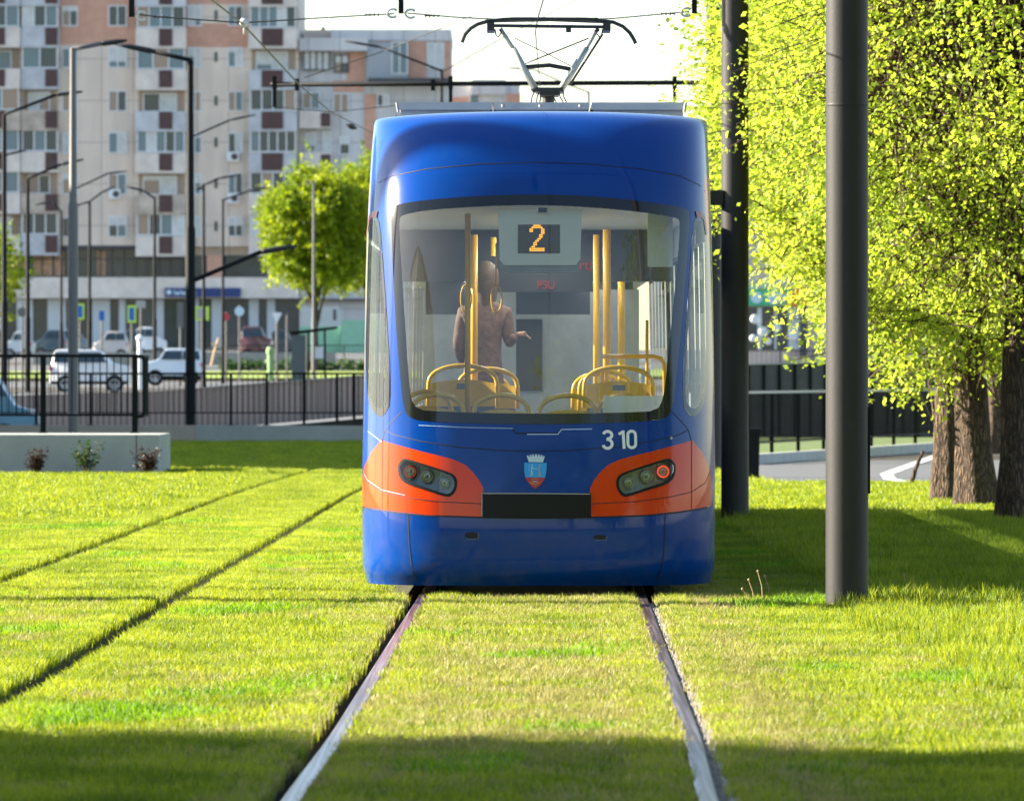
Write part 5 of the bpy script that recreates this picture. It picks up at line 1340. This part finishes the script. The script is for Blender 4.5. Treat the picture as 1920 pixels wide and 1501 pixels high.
def balcony(x0, x1, yt, depth, bx0, bx1, glaz):
    """parapet with a brown middle panel; glazing above"""
    m = MB(); bb(m, x0, x1, yt, yt + 34, depth - .12, depth); bb(m, x0, x0 + 3, yt, yt + 34, 0, depth - .12); bb(m, x1 - 3, x1, yt, yt + 34, 0, depth - .12); bb(m, x0, x1, yt + 34.2, yt + 38, 0, depth + .02)
    o = m.build('balcony', prng.choice(['parap', 'parap', 'parap2', 'parap3']), B1)
    m = MB(); bb(m, bx0, bx1, yt + 1, yt + 33, depth, depth + .06); 
    for k in range(3): bb(m, bx0, bx1, yt + 3 + k * 11, yt + 6 + k * 11, depth + .06, depth + .10)
    m.build('balcony_panel', 'brown', o)
    m = MB(); bb(m, x0 + 4, x1 - 4, yt - 41, yt, -.02, .03); m.build('recess', 'pw', o)
    if glaz:
        window(B1, x0 + 2, x1 - 2, yt - 42, yt - 1, depth - .2, glaz, blind=0)
    else:
        window(B1, x0 + 12, x1 - 18, yt - 36, yt, .04, 2)
gp_ = {0: 6, 1: 0, 2: 5, 3: 0, 4: 4, 5: 5, 6: 4}
for i in range(7):
    yt = 443 - i * 77.6
    balcony(256, 350, yt, 1.1, 300, 325, [4, 0, 5, 0, 3, 4, 4][i])
    balcony(468, 558, yt, 1.3, 492, 532, [5, 4, 5, 4, 0, 5, 3][i])
    balcony(-60, 40, yt - 2, 1.2, -10, 12, [0, 3, 3, 3, 0, 4, 3][i]); balcony(41, 112, yt - 2, 1.0, 87, 110, [3, 0, 3, 0, 2, 3, 3][i])
for x, y in ((215, 364), (437, 294), (437, 372), (100, 90)):
    m = MB(); bb(m, x - 11, x + 11, y - 9, y + 9, 0, .35); o = m.build('air_conditioner', 'wframe', B1)
    m = MB(); m.lathe((X_(x + 3, Y5), Y5 - .35, Z_(y, Y5)), (0, -1, 0), [(0, .22), (.02, .22), (.021, .01)], 14); m.build('fan', 'dframe', o)
# mezzanine and shops
m = MB(); bb(m, 28, 345, 462, 520, -1.19, -1.0); bb(m, 345, 500, 478, 520, -1.19, -1.05); m.build('mezzanine_glazing', 'shopg', B1)
m = MB(); bb(m, 28, 345, 460, 466, -1.0, .02)
for x in range(32, 345, 22): bb(m, x, x + 2, 466, 519, -1.0, -.9)
bb(m, 28, 345, 484, 486, -1.0, -.88); m.build('mezzanine_frame', 'dframe', B1)
m = MB()
for x0, x1 in ((28, 48), (60, 96), (100, 118), (180, 196)): bb(m, x0, x1, 470, 516, -.995, -.96)
m.build('curtain', mat('warm_curtain', (0.45, 0.28, 0.18), .8, noise=.3, nscale=1.5), B1)
m = MB(); bb(m, 28, 560, 520, 559, -1.2, .5); m.build('fascia', 'parap', B1)
m = MB(); bb(m, -260, 560, 560, 652, -1.15, -1.0); m.build('shop_window', 'shopg', B1)
m = MB()
for x0, x1 in ((30, 60), (88, 112), (112, 122), (138, 144), (172, 205), (222, 234), (292, 306), (360, 372), (396, 414), (466, 484), (500, 515), (-20, 0)): bb(m, x0, x1, 560, 652, -1.0, -.6)
m.build('shop_column', 'shopw', B1)
m = MB(); bb(m, 310, 452, 540, 557, .5, .75); sg = m.build('shop_sign', 'signblue', B1)
m = MB(); m.lathe((X_(318, Y5), Y5 - .75, Z_(548, Y5)), (0, -1, 0), [(0, .17), (.02, .17), (.021, .01)], 16)
for x0, x1, y0, y1 in ((327, 329, 543, 553), (331, 337, 547, 553), (339, 341, 543, 553), (343, 348, 547, 553), (350, 356, 546, 553), (358, 360, 543, 553), (362, 368, 547, 553)): bb(m, x0, x1, y0, y1, .75, .77)
m.build('sign_lettering', 'signpale', sg)
m = MB()
for x in (60, 95, 300, 500): bb(m, x, x + 1, 560, 652, -.99, -.95)

# second block, right
B2 = empty('apartment_building', (X_(700, Y5 + 5), Y5 + 5, 3.05), 'lower grey and orange apartment block rising behind the round tree', 'building')
Y5b = Y5; 
m = MB(); bb(m, 561, 845, 76, 660, -13, -.5, 0); bb(m, 620, 846, 55, 76, -13, -.3, 0); bb(m, 561, 690, 72, 96, -.5, .5, 0); m.build('wall', 'wallB', B2)
m = MB(); bb(m, 566, 644, 50, 71.5, -12, -4, 0); m.build('roof_house', mat('lit_plaster', (0.60, 0.50, 0.42), .9), B2)
m = MB(); bb(m, 597, 603, 40, 50, -8, -7); bb(m, 617, 618, 20, 50, -8, -7.9); m.build('chimney', 'dframe', B2)
m = MB()
for x0, x1, y0, y1 in ((650, 684, 98, 150), (625, 682, 150.5, 172), (700, 768, 76, 80), (766, 800, 78, 150), (683, 704, 176, 400), (832, 845, 78, 150)): bb(m, x0, x1, y0, y1, -.5, -.45)
m.build('brick_band', 'brickO', B2)
m = MB(); bb(m, 690, 764, 80, 150, -.5, .3); m.build('loggia', mat('loggia_grey', (.33, .36, .40), .8), B2)
for a in ((568, 618, 95, 132, -.3, 4, 'dframe', 2), (626, 654, 102, 136, -.44, 2, 'dframe', None), (734, 765, 79, 140, .3, 2, 'wframe', 1), (800, 833, 80, 128, -.44, 2, 'wframe', 2), (566, 600, 172, 205, -.3, 2, 'wframe', None), (624, 654, 174, 212, -.44, 2, 'wframe', None),
          (572, 592, 248, 284, -.44, 1, 'wframe', None), (604, 622, 246, 284, -.44, 1, 'wframe', None), (636, 656, 255, 290, -.44, 1, 'wframe', None), (706, 730, 176, 200, -.44, 2, 'wframe', None), (636, 656, 330, 365, -.44, 1, 'wframe', None),
          (720, 745, 250, 285, -.44, 2, 'wframe', None)): window(B2, a[0], a[1], a[2], a[3], a[4], a[5], a[6], a[7])
for x0, x1, yt in ((561, 622, 208), (561, 622, 286), (561, 622, 364)):
    m = MB(); bb(m, x0, x1, yt, yt + 33, -.4, .5); o = m.build('balcony', 'parap', B2); m = MB(); bb(m, x1 - 20, x1 - 2, yt + 4, yt + 30, .5, .55); m.build('balcony_panel', 'brown', o)
m = MB(); bb(m, 690, 846, 148, 156, -.5, 1.2); bb(m, 561, 846, 560, 563, -.5, .2); m.build('canopy', 'dframe', B2)
B3 = empty('apartment_building', (X_(900, Y5 + 30), Y5 + 30, 3.05), 'low far block showing just above the left part of the tram roof', 'building')
m = MB(); Yc = Y5 + 25
m.box(X_(700, Yc), X_(975, Yc), Yc, Yc + 12, 3, Z_(160, Yc)); m.build('wall', 'wallB', B3)
m = MB(); m.box(X_(950, Yc), X_(976, Yc), Yc - .1, Yc, 3, Z_(176, Yc)); m.box(X_(830, Yc), X_(880, Yc), Yc - .1, Yc, Z_(195, Yc), Z_(182, Yc)); m.build('brick_band', 'brickO', B3)
for x0, x1 in ((765, 780), (786, 800), (880, 900), (905, 940)): window(B3, x0, x1, 176, 200, 0, 1, Y=Yc)
m = MB(); m.box(X_(885, Yc), X_(948, Yc), Yc - .6, Yc, Z_(178, Yc), Z_(150, Yc)); m.build('roof_house', 'wallB', B3)

# right-hand shop building seen under the branches
Y6 = 330.0
def b6(m, x0, x1, y0, y1, d0, d1, mi=0): m.box(X_(x0, Y6), X_(x1, Y6), Y6 - d1, Y6 - d0, Z_(y1, Y6), Z_(y0, Y6), mi)
B6 = empty('shop_building', (X_(1550, Y6), Y6, 1.9), 'beige shop building with a green sign seen below the tree branches', 'building')
m = MB(); b6(m, 1395, 2100, 330, 690, -10, 0); m.build('wall', mat('pink_plaster', (0.52, 0.43, 0.39), .9, noise=.1, nscale=.6), B6)
m = MB(); b6(m, 1400, 1515, 541, 573, 0, .5); sg = m.build('shop_sign', mat('sign_green', (0.03, 0.42, 0.22), .4), B6)
m = MB(); m.prism([(X_(1472, Y6), Z_(573, Y6)), (X_(1515, Y6), Z_(573, Y6)), (X_(1515, Y6), Z_(541, Y6)), (X_(1488, Y6), Z_(541, Y6))], Y6 - .52, Y6 - .5, 'y'); m.build('sign_orange', mat('sign_orange', (.8, .20, .03), .4), sg)
m = MB()
for x, r_ in ((1418, 11), (1450, 13), (1463, 10)): m.lathe((X_(x, Y6), Y6 - .53, Z_(558, Y6)), (0, -1, 0), [(0, r_ * Y6 / F), (.01, r_ * .9 * Y6 / F), (.011, .01)], 16)
m.build('sign_emblem', 'signpale', sg)
m = MB(); b6(m, 1398, 1508, 576, 655, 0, .05); m.build('shop_window', 'shopg', B6)
m = MB()
for x0, x1 in ((1420, 1428), (1452, 1456), (1478, 1508)): b6(m, x0, x1, 576, 655, .05, .12)
m.build('shop_column', 'shopw', B6)
m = MB(); b6(m, 1500, 1512, 573, 668, 0, .4); m.build('drainpipe', 'dframe', B6)
m = MB()
for x, y, s_ in ((1415, 598, 9), (1431, 622, 10), (1456, 615, 8), (1488, 628, 12), (1440, 640, 7), (1412, 634, 7)): m.lathe((X_(x, Y6), Y6 - .2, Z_(y, Y6)), (0, -1, 0), [(0, s_ * Y6 / F), (.05, s_ * .7 * Y6 / F), (.06, .02)], 12)
m.build('window_display', 'wframe', B6)
m = MB(); m.box(4, 60, 200, 200.4, 1, Z_(690, 200)); tag(m.build('low_wall', 'conc'), 'pale low wall below the green shop sign', 'wall')
railing('thin dark fence in front of the green signed shop', X_(1400, 290), X_(1900, 290), 290, terr(10, 290), 1.1, 0, .22, posts=[i / 8 for i in range(9)], group=None)
def hedge(label, x0, x1, Y, z, h, seed, leafm='leafD', n=1500):
    rg = np.random.default_rng(seed); P_ = np.stack([rg.uniform(x0, x1, n), rg.uniform(Y - .4, Y + .4, n), z + h * rg.random(n) ** .7 * (0.6 + .5 * vnoise(rg.uniform(x0, x1, n), 0 * rg.random(n), .9, seed))], 1)
    me = leaf_mesh(P_, rg.normal(size=(n, 3)), .22, rg, leafm, 'hedge'); o = bpy.data.objects.new('hedge', me); col.objects.link(o); tag(o, label, 'hedge')
hedge('low dark hedge row behind the yellow green verge', X_(415, 303), X_(690, 303), 303, 1.55, .55, 3)
hedge('low hedge at the foot of the green signed shop', X_(1470, 280), X_(1620, 280), 280, 1.35, .7, 4, 'leafB', 900)
# green hoarding + pale box
m = MB(); Yg = 400; m.box(X_(562, Yg), X_(665, Yg), Yg, Yg + .2, 2.6, Z_(612, Yg)); m.box(X_(640, Yg), X_(730, Yg), Yg - .4, Yg - .1, 2.6, Z_(600, Yg))
tag(m.build('hoarding', mat('green_sheet', (0.22, 0.45, 0.32), .7, noise=.1), offset=(X_(620, Yg), Yg, 2.7)), 'pale green hoarding behind the bus shelter', 'hoarding')
m = MB(); Yg = 405; m.prism([(X_(566, Yg), 2.7), (X_(640, Yg), 2.7), (X_(640, Yg), Z_(582, Yg)), (X_(632, Yg), Z_(575, Yg)), (X_(566, Yg), Z_(575, Yg))], Yg, Yg + 3, 'y'); o = m.build('kiosk', mat('kiosk_grey', (.42, .45, .47), .7), offset=(X_(600, Yg), Yg, 2.7))
tag(o, 'pale grey kiosk rising above the green hoarding', 'kiosk')
m = MB(); m.box(X_(596, Yg), X_(600, Yg), Yg - .05, Yg, Z_(600, Yg), Z_(580, Yg)); m.box(X_(625, Yg), X_(630, Yg), Yg - .05, Yg, Z_(600, Yg), Z_(580, Yg)); m.build('window', 'dframe', o)
railing('thin dark fence in front of the green hoarding', X_(420, 345), X_(690, 345), 345, terr(10, 345), .9, 0, .2, posts=[i / 6 for i in range(7)])

# ------------------------------------------------------------------ bus shelter, signs, bins
Ys = 215.0; zs = terr(0, Ys); e = empty('bus_shelter', (X_(588, Ys), Ys, zs), 'dark bus shelter with a slanted flat roof', 'bus shelter')
m = MB(); m.prism([(X_(545, Ys), Z_(622, Ys)), (X_(632, Ys), Z_(612, Ys)), (X_(632, Ys), Z_(616, Ys)), (X_(545, Ys), Z_(628, Ys))], Ys - .8, Ys + .9, 'y'); m.build('roof', 'fence', e)
m = MB(); m.box(X_(548, Ys), X_(574, Ys), Ys - .7, Ys + .7, zs, Z_(628, Ys)); m.build('side_panel', mat('shelter_panel', (.05, .07, .08), .3), e)
for x in (609, 578): m = MB(); m.tube([(X_(x, Ys), Ys, zs), (X_(x, Ys), Ys, Z_(618, Ys))], .035, 8); m.build('post', 'fence', e)
m = MB(); m.box(X_(590, Ys), X_(606, Ys), Ys - .1, Ys, Z_(672, Ys), Z_(650, Ys)); m.build('info_panel', 'wframe', e)
def sign(label, px, ytop, ybot, Y, shape, matn, hx, hy, border=None, cat='road sign', extra=None, wpx=4):
    x = X_(px, Y); zb = terr(0, Y); e = empty('road_sign', (x, Y, zb), label, cat, 'small road signs near the cars')
    m = MB(); m.tube([(x, Y, zb - .02), (x, Y, Z_(ytop, Y))], wpx / 2 * Y / F, 8); m.build('post', 'lamppale', e)
    c = Vector((x, Y - .05, Z_((ytop + ybot) / 2, Y))); hx, hy = hx * Y / F, hy * Y / F; m = MB()
    if shape == 'box':
        if border: m.box(c.x - hx, c.x + hx, c.y, c.y + .04, c.z - hy, c.z + hy); m.build('border', border, e); m = MB(); hx *= .6; hy *= .75
        m.box(c.x - hx, c.x + hx, c.y - .02, c.y, c.z - hy, c.z + hy)
    elif shape == 'disc': m.lathe(c, (0, -1, 0), [(0, .01), (0, hx), (.03, hx), (.031, .01)], 20)
    else: m.prism([(c.x - hx, c.z + hy), (c.x + hx, c.z + hy), (c.x, c.z - hy)], c.y - .02, c.y + .02, 'y')
    m.build('face', matn, e)
    return e
lime = mat('sign_lime', (.50, .75, .05), .5); bl = mat('sign_mid_blue', (.01, .12, .45), .5); rd = mat('sign_red', (.5, .05, .05), .5)
sign('pedestrian sign with a lime border beside the thick pale lamp', 150, 570, 598, 262, 'box', bl, 8, 15, lime)
sign('pedestrian sign with a lime border above the silver car', 247, 573, 604, 262, 'box', bl, 8, 16, lime)
sign('small plain blue sign between the two lime bordered ones', 191, 583, 600, 265, 'box', bl, 5, 9)
sign('lime bordered sign right of the thick black lamp', 378, 575, 600, 262, 'box', M['steelgrey'], 14, 13, lime)
sign('round white sign on a post left of the round tree', 449, 572, 595, 262, 'disc', 'signpale', 9, 9)
sign('round red and white sign behind the slim lamp', 424, 585, 602, 268, 'disc', rd, 7, 7)
sign('inverted triangle give way sign right of the red car', 519, 585, 607, 262, 'tri', 'wframe', 10, 10, wpx=5)
sign('plain grey sign plate above the white and black cars', 264, 563, 578, 270, 'box', 'steelgrey', 9, 7)
sign('back of a pale tall sign beside the thick black lamp', 338, 568, 612, 250, 'box', 'lamppale', 6, 24)
sign('curved pale sign at the far left behind the second lamp', 42, 570, 600, 262, 'disc', 'lamppale', 9, 9)
sign('slim bare post left of the bus shelter', 538, 586, 590, 240, 'box', 'lamppale', 3, 3)
def litter(px, ytop, Y, label, matn):
    x = X_(px, Y); zb = terr(0, Y); m = MB(); h = Z_(ytop, Y) - zb
    m.lathe((x, Y, zb), (0, 0, 1), [(0, .01), (0, .12), (h * .78, .13), (h * .80, .17), (h * .92, .17), (h, .10), (h, .01)], 16); tag(m.build('litter_bin', matn, offset=(x, Y, zb)), label, 'litter bin', 'litter bins')
litter(507, 650, 268, 'small pale green litter bin on the verge', mat('bin_green', (.20, .34, .14), .6))
m = MB(); Ysk = 285; m.tube([at(396, 686, Ysk), at(402, 660, Ysk), at(410, 634, Ysk)], .05, 6); m.tube([at(396, 645, Ysk), at(412, 648, Ysk)], .05, 6)
tag(m.build('wooden_stake', mat('raw_wood', (.45, .30, .20), .8)), 'leaning wooden stake with a crosspiece on the verge', 'stake')
m = MB(); Yb_ = 235; x = X_(262, Yb_); zb = terr(0, Yb_); m.lathe((x, Yb_, zb), (0, 0, 1), [(0, .09), (Z_(640, Yb_) - zb, .09), (Z_(636, Yb_) - zb, .14), (Z_(630, Yb_) - zb, .12), (Z_(627, Yb_) - zb, .01)], 14)
tag(m.build('bollard_lamp', 'wframe', offset=(x, Yb_, zb)), 'white post lamp just above the corner of the near railing', 'bollard')

# ------------------------------------------------------------------ cars (side view builder)
def car(label, px0, px1, ytop, Y, colour, facing=-1, kind='hatch', zb=None, group=None, rough=.3):
    x0, x1 = X_(px0, Y), X_(px1, Y); L = x1 - x0; zb = terr(0, Y) + .01 if zb is None else zb; Ht = Z_(ytop, Y) - zb
    e = empty('parked_car', ((x0 + x1) / 2, Y, zb), label, 'car', group)
    W = 1.72
    prof_ = {'hatch': [(0, .22), (0, .48), (.03, .58), (.20, .66), (.26, .70), (.40, .96), (.48, 1.0), (.80, .99), (.90, .92), (.97, .66), (1, .55), (1, .22)],
             'suv': [(0, .22), (0, .50), (.02, .62), (.20, .68), (.25, .72), (.36, .96), (.42, 1.0), (.90, 1.0), (.95, .95), (.98, .64), (1, .55), (1, .22)],
             'saloon': [(0, .22), (0, .50), (.03, .60), (.24, .68), (.38, .97), (.46, 1.0), (.66, 1.0), (.80, .74), (.97, .70), (1, .60), (1, .22)],
             'van': [(0, .18), (0, .42), (.03, .50), (.14, .58), (.24, .94), (.30, 1.0), (.97, 1.0), (1, .95), (1, .18)]}[kind]
    def fx_(u): return x0 + u * L if facing < 0 else x1 - u * L
    m = MB(); n = len(prof_)
    secs = [(-.5, .95), (-.47, 1.0), (.47, 1.0), (.5, .95)]
    vs = []
    for s_, k in secs:
        for u, h in prof_:
            tum = 1 - .13 * max(0, (h - .68) / .32) if h > .68 else 1
            vs.append((fx_(.5 + (u - .5) * (k if h < .68 else .985)), Y + s_ * W * tum, zb + h * Ht * (1 if abs(s_) < .48 or h < .6 else .985)))
    fs = [(j * n + i, j * n + (i + 1) % n, (j + 1) * n + (i + 1) % n, (j + 1) * n + i) for j in range(3) for i in range(n)] + [tuple(range(n))[::-1], tuple(3 * n + i for i in range(n))]
    m.add(vs, fs); body_ = m.build('body', mat('car_paint', colour, rough, coat=.6), e); smooth_by_angle(body_, 50)
    top = [q for q in prof_ if q[1] > .90]; u0 = min(q[0] for q in top); u1 = max(q[0] for q in top)
    m = MB()
    for a, b in ((u0 - .07, (u0 + u1) / 2 - .01), ((u0 + u1) / 2 + .01, u1 - .02)):
        a2 = a + .07 if a < u0 else a
        for sgn in (-1,):
            yq = Y - W * .5 * 1.0 - .004
            vs = [(fx_(a), yq, zb + .70 * Ht), (fx_(b + (.03 if b > .7 else 0)), yq, zb + .70 * Ht), (fx_(b), yq + .09, zb + .93 * Ht), (fx_(a2), yq + .09, zb + .93 * Ht)]
            m.add(vs, [(0, 1, 2, 3)])
    m.build('side_window', 'pd', e)
    for u in (.19, .80):
        m = MB(); c = Vector((fx_(u), Y - W * .5 - .01, zb + .31)); m.lathe(c, (0, 1, 0), [(0, .19), (-.01, .20), (-.02, .30), (.02, .315), (.2, .315), (.2, .01)], 22); wh = m.build('wheel', 'black', e)
        m = MB(); m.lathe(c, (0, -1, 0), [(.012, .19), (.005, .17), (0, .06), (.02, .05), (.02, .001)], 12); m.build('rim', 'steelgrey', wh)
    m = MB(); m.box(min(fx_(.005), fx_(.05)), max(fx_(.005), fx_(.05)), Y - W * .505, Y - W * .36, zb + .46 * Ht, zb + .54 * Ht); m.build('headlight', 'wframe', e)
    m = MB(); m.box(min(fx_(.96), fx_(.998)), max(fx_(.96), fx_(.998)), Y - W * .505, Y - W * .40, zb + .50 * Ht, zb + .62 * Ht); m.build('tail_light', rd, e)
    m = MB(); m.box(x0 + .02 * L, x1 - .02 * L, Y - W * .508, Y - W * .49, zb + .20 * Ht, zb + .27 * Ht); m.build('sill', 'black', e)
    return e
car('light blue white small off-roader between the near railing and the thick black lamp', 272, 382, 653, 250, (.55, .62, .70), -1, 'suv', zb=1.06)
car('white off-roader behind the near railing with a bright sunlit roof', 96, 246, 655, 222, (.62, .62, .64), 1, 'suv', zb=.86)
car('pale blue van behind the near railing at the left edge', -250, 76, 699, 149, (.05, .17, .24), 1, 'van', zb=-.25, rough=.4)
car('silver car in the parking row left of the white one', 176, 242, 621, 352, (.50, .46, .44), -1, 'hatch', zb=2.25)
car('dark car with red lamps behind the silver one', 222, 262, 618, 358, (.06, .05, .055), -1, 'hatch', zb=2.3)
car('white car in the parking row behind the post lamp', 252, 312, 613, 366, (.70, .72, .76), 1, 'hatch', zb=2.4)
car('dark red car beside the round white sign', 452, 512, 612, 352, (.08, .008, .014), 1, 'suv', zb=2.25)
car('black car right of the dark red one', 505, 560, 618, 360, (.02, .022, .03), 1, 'hatch', zb=2.3)
car('dark blue car left of the thick pale lamp', 66, 126, 618, 360, (.02, .05, .07), -1, 'hatch', zb=2.35)
car('pale car at the far left of the parking row', 10, 62, 622, 355, (.45, .52, .56), -1, 'saloon', zb=2.3)
car('dark car at the left edge behind the first lamp', -30, 22, 616, 368, (.03, .045, .06), 1, 'hatch', zb=2.4)
car('blue grey car directly left of the silver car', 112, 172, 617, 370, (.10, .16, .20), 1, 'hatch', zb=2.4)

# ------------------------------------------------------------------ outside the frame: added shade casters and trees the tram reflects
def shade_house(label, x0, x1, y0, y1, h):  # invented building, placed to throw its shadow on the lawn
    e = empty('house', ((x0 + x1) / 2, (y0 + y1) / 2, 0), label, 'house')
    m = MB(); m.box(x0, x1, y0, y1, -.1, h); m.build('wall', 'wallB', e)
    m = MB(); m.prism([(y0 - .3, h), (y1 + .3, h), ((y0 + y1) / 2, h + 1.6)], x0 - .3, x1 + .3, 'x'); m.build('roof', 'brown', e)
    for k in range(6):
        m = MB(); yy = y0 + (y1 - y0) * (k + .5) / 6; m.box(x1, x1 + .05, yy - .6, yy + .6, 1.2, 2.6); m.build('window', 'pd', e)
shade_house('unseen long grey house added to shade the near lawn', -34, -24, 0, 27.6, 15)
shade_house('unseen grey house added to shade the lawn by the far wall', -40, -30, 108, 150, 13)
for i, (x, y, r_) in enumerate(((-9.5, 46.6, .10), (-10, 44.6, .26), (-11, 50.9, .10), (-10, 56.5, .10), (-9.0, 64.5, .12))):  # unseen poles, set and widened to throw shadow streaks across the lawn
    m = MB(); m.tube([(x, y, 0), (x, y, 8)], r_, 10); tag(m.build('shade_pole', 'lamppole', offset=(x, y, 0)), ['slim', 'thick', 'thin', 'second thin', 'farther thin'][i] + ' unseen dark pole left of the lawn, sized for its shadow streak', 'pole', 'dark poles left of the tracks')
tree('willow_tree', 'tall weeping willow behind the camera', 'tree', (3.2, -9, 0), .5, 9, 13, (5.0, 4.0, 9.0), 1500, 24, .30, 41, 'leafB', droop=2.0, bare_twig=False, clump=.9)
tree('deciduous_tree', 'dark tree behind the camera farthest right', 'tree', (15, -14, 0), .4, 6, 8, (6.5, 5, 7), 900, 24, .36, 42, 'leafB', droop=.3, bare_twig=False, clump=.9)
tree('deciduous_tree', 'leafy tree right of the view beside the near masts', 'tree', (11.5, 34, 0), .3, 5, 6, (5.5, 5, 5.0), 1500, 24, .24, 44, 'leafB', droop=.3, bare_twig=False, clump=.7)
tree('deciduous_tree', 'leafy tree right of the view nearest the camera', 'tree', (9.5, 14, 0), .3, 5, 6.5, (5.0, 5, 5.5), 1500, 24, .24, 45, 'leafB', droop=.3, bare_twig=False, clump=.7)
for i, (x, y, cz_) in enumerate(((-21, 28.1, 8.2), (-15.5, 26.6, 6.4))):  # crowns added so the near shadow edge turns wavy
    tree('deciduous_tree', ['unseen tall tree added to break up the near shadow edge', 'unseen lower tree added to break up the near shadow edge'][i], 'tree', (x, y, 0), .25, 5, cz_, (2.4, 2.3, 3.4), 1500, 22, .2, 51 + i, 'leafB', droop=.2, clump=.4, bare_twig=False)
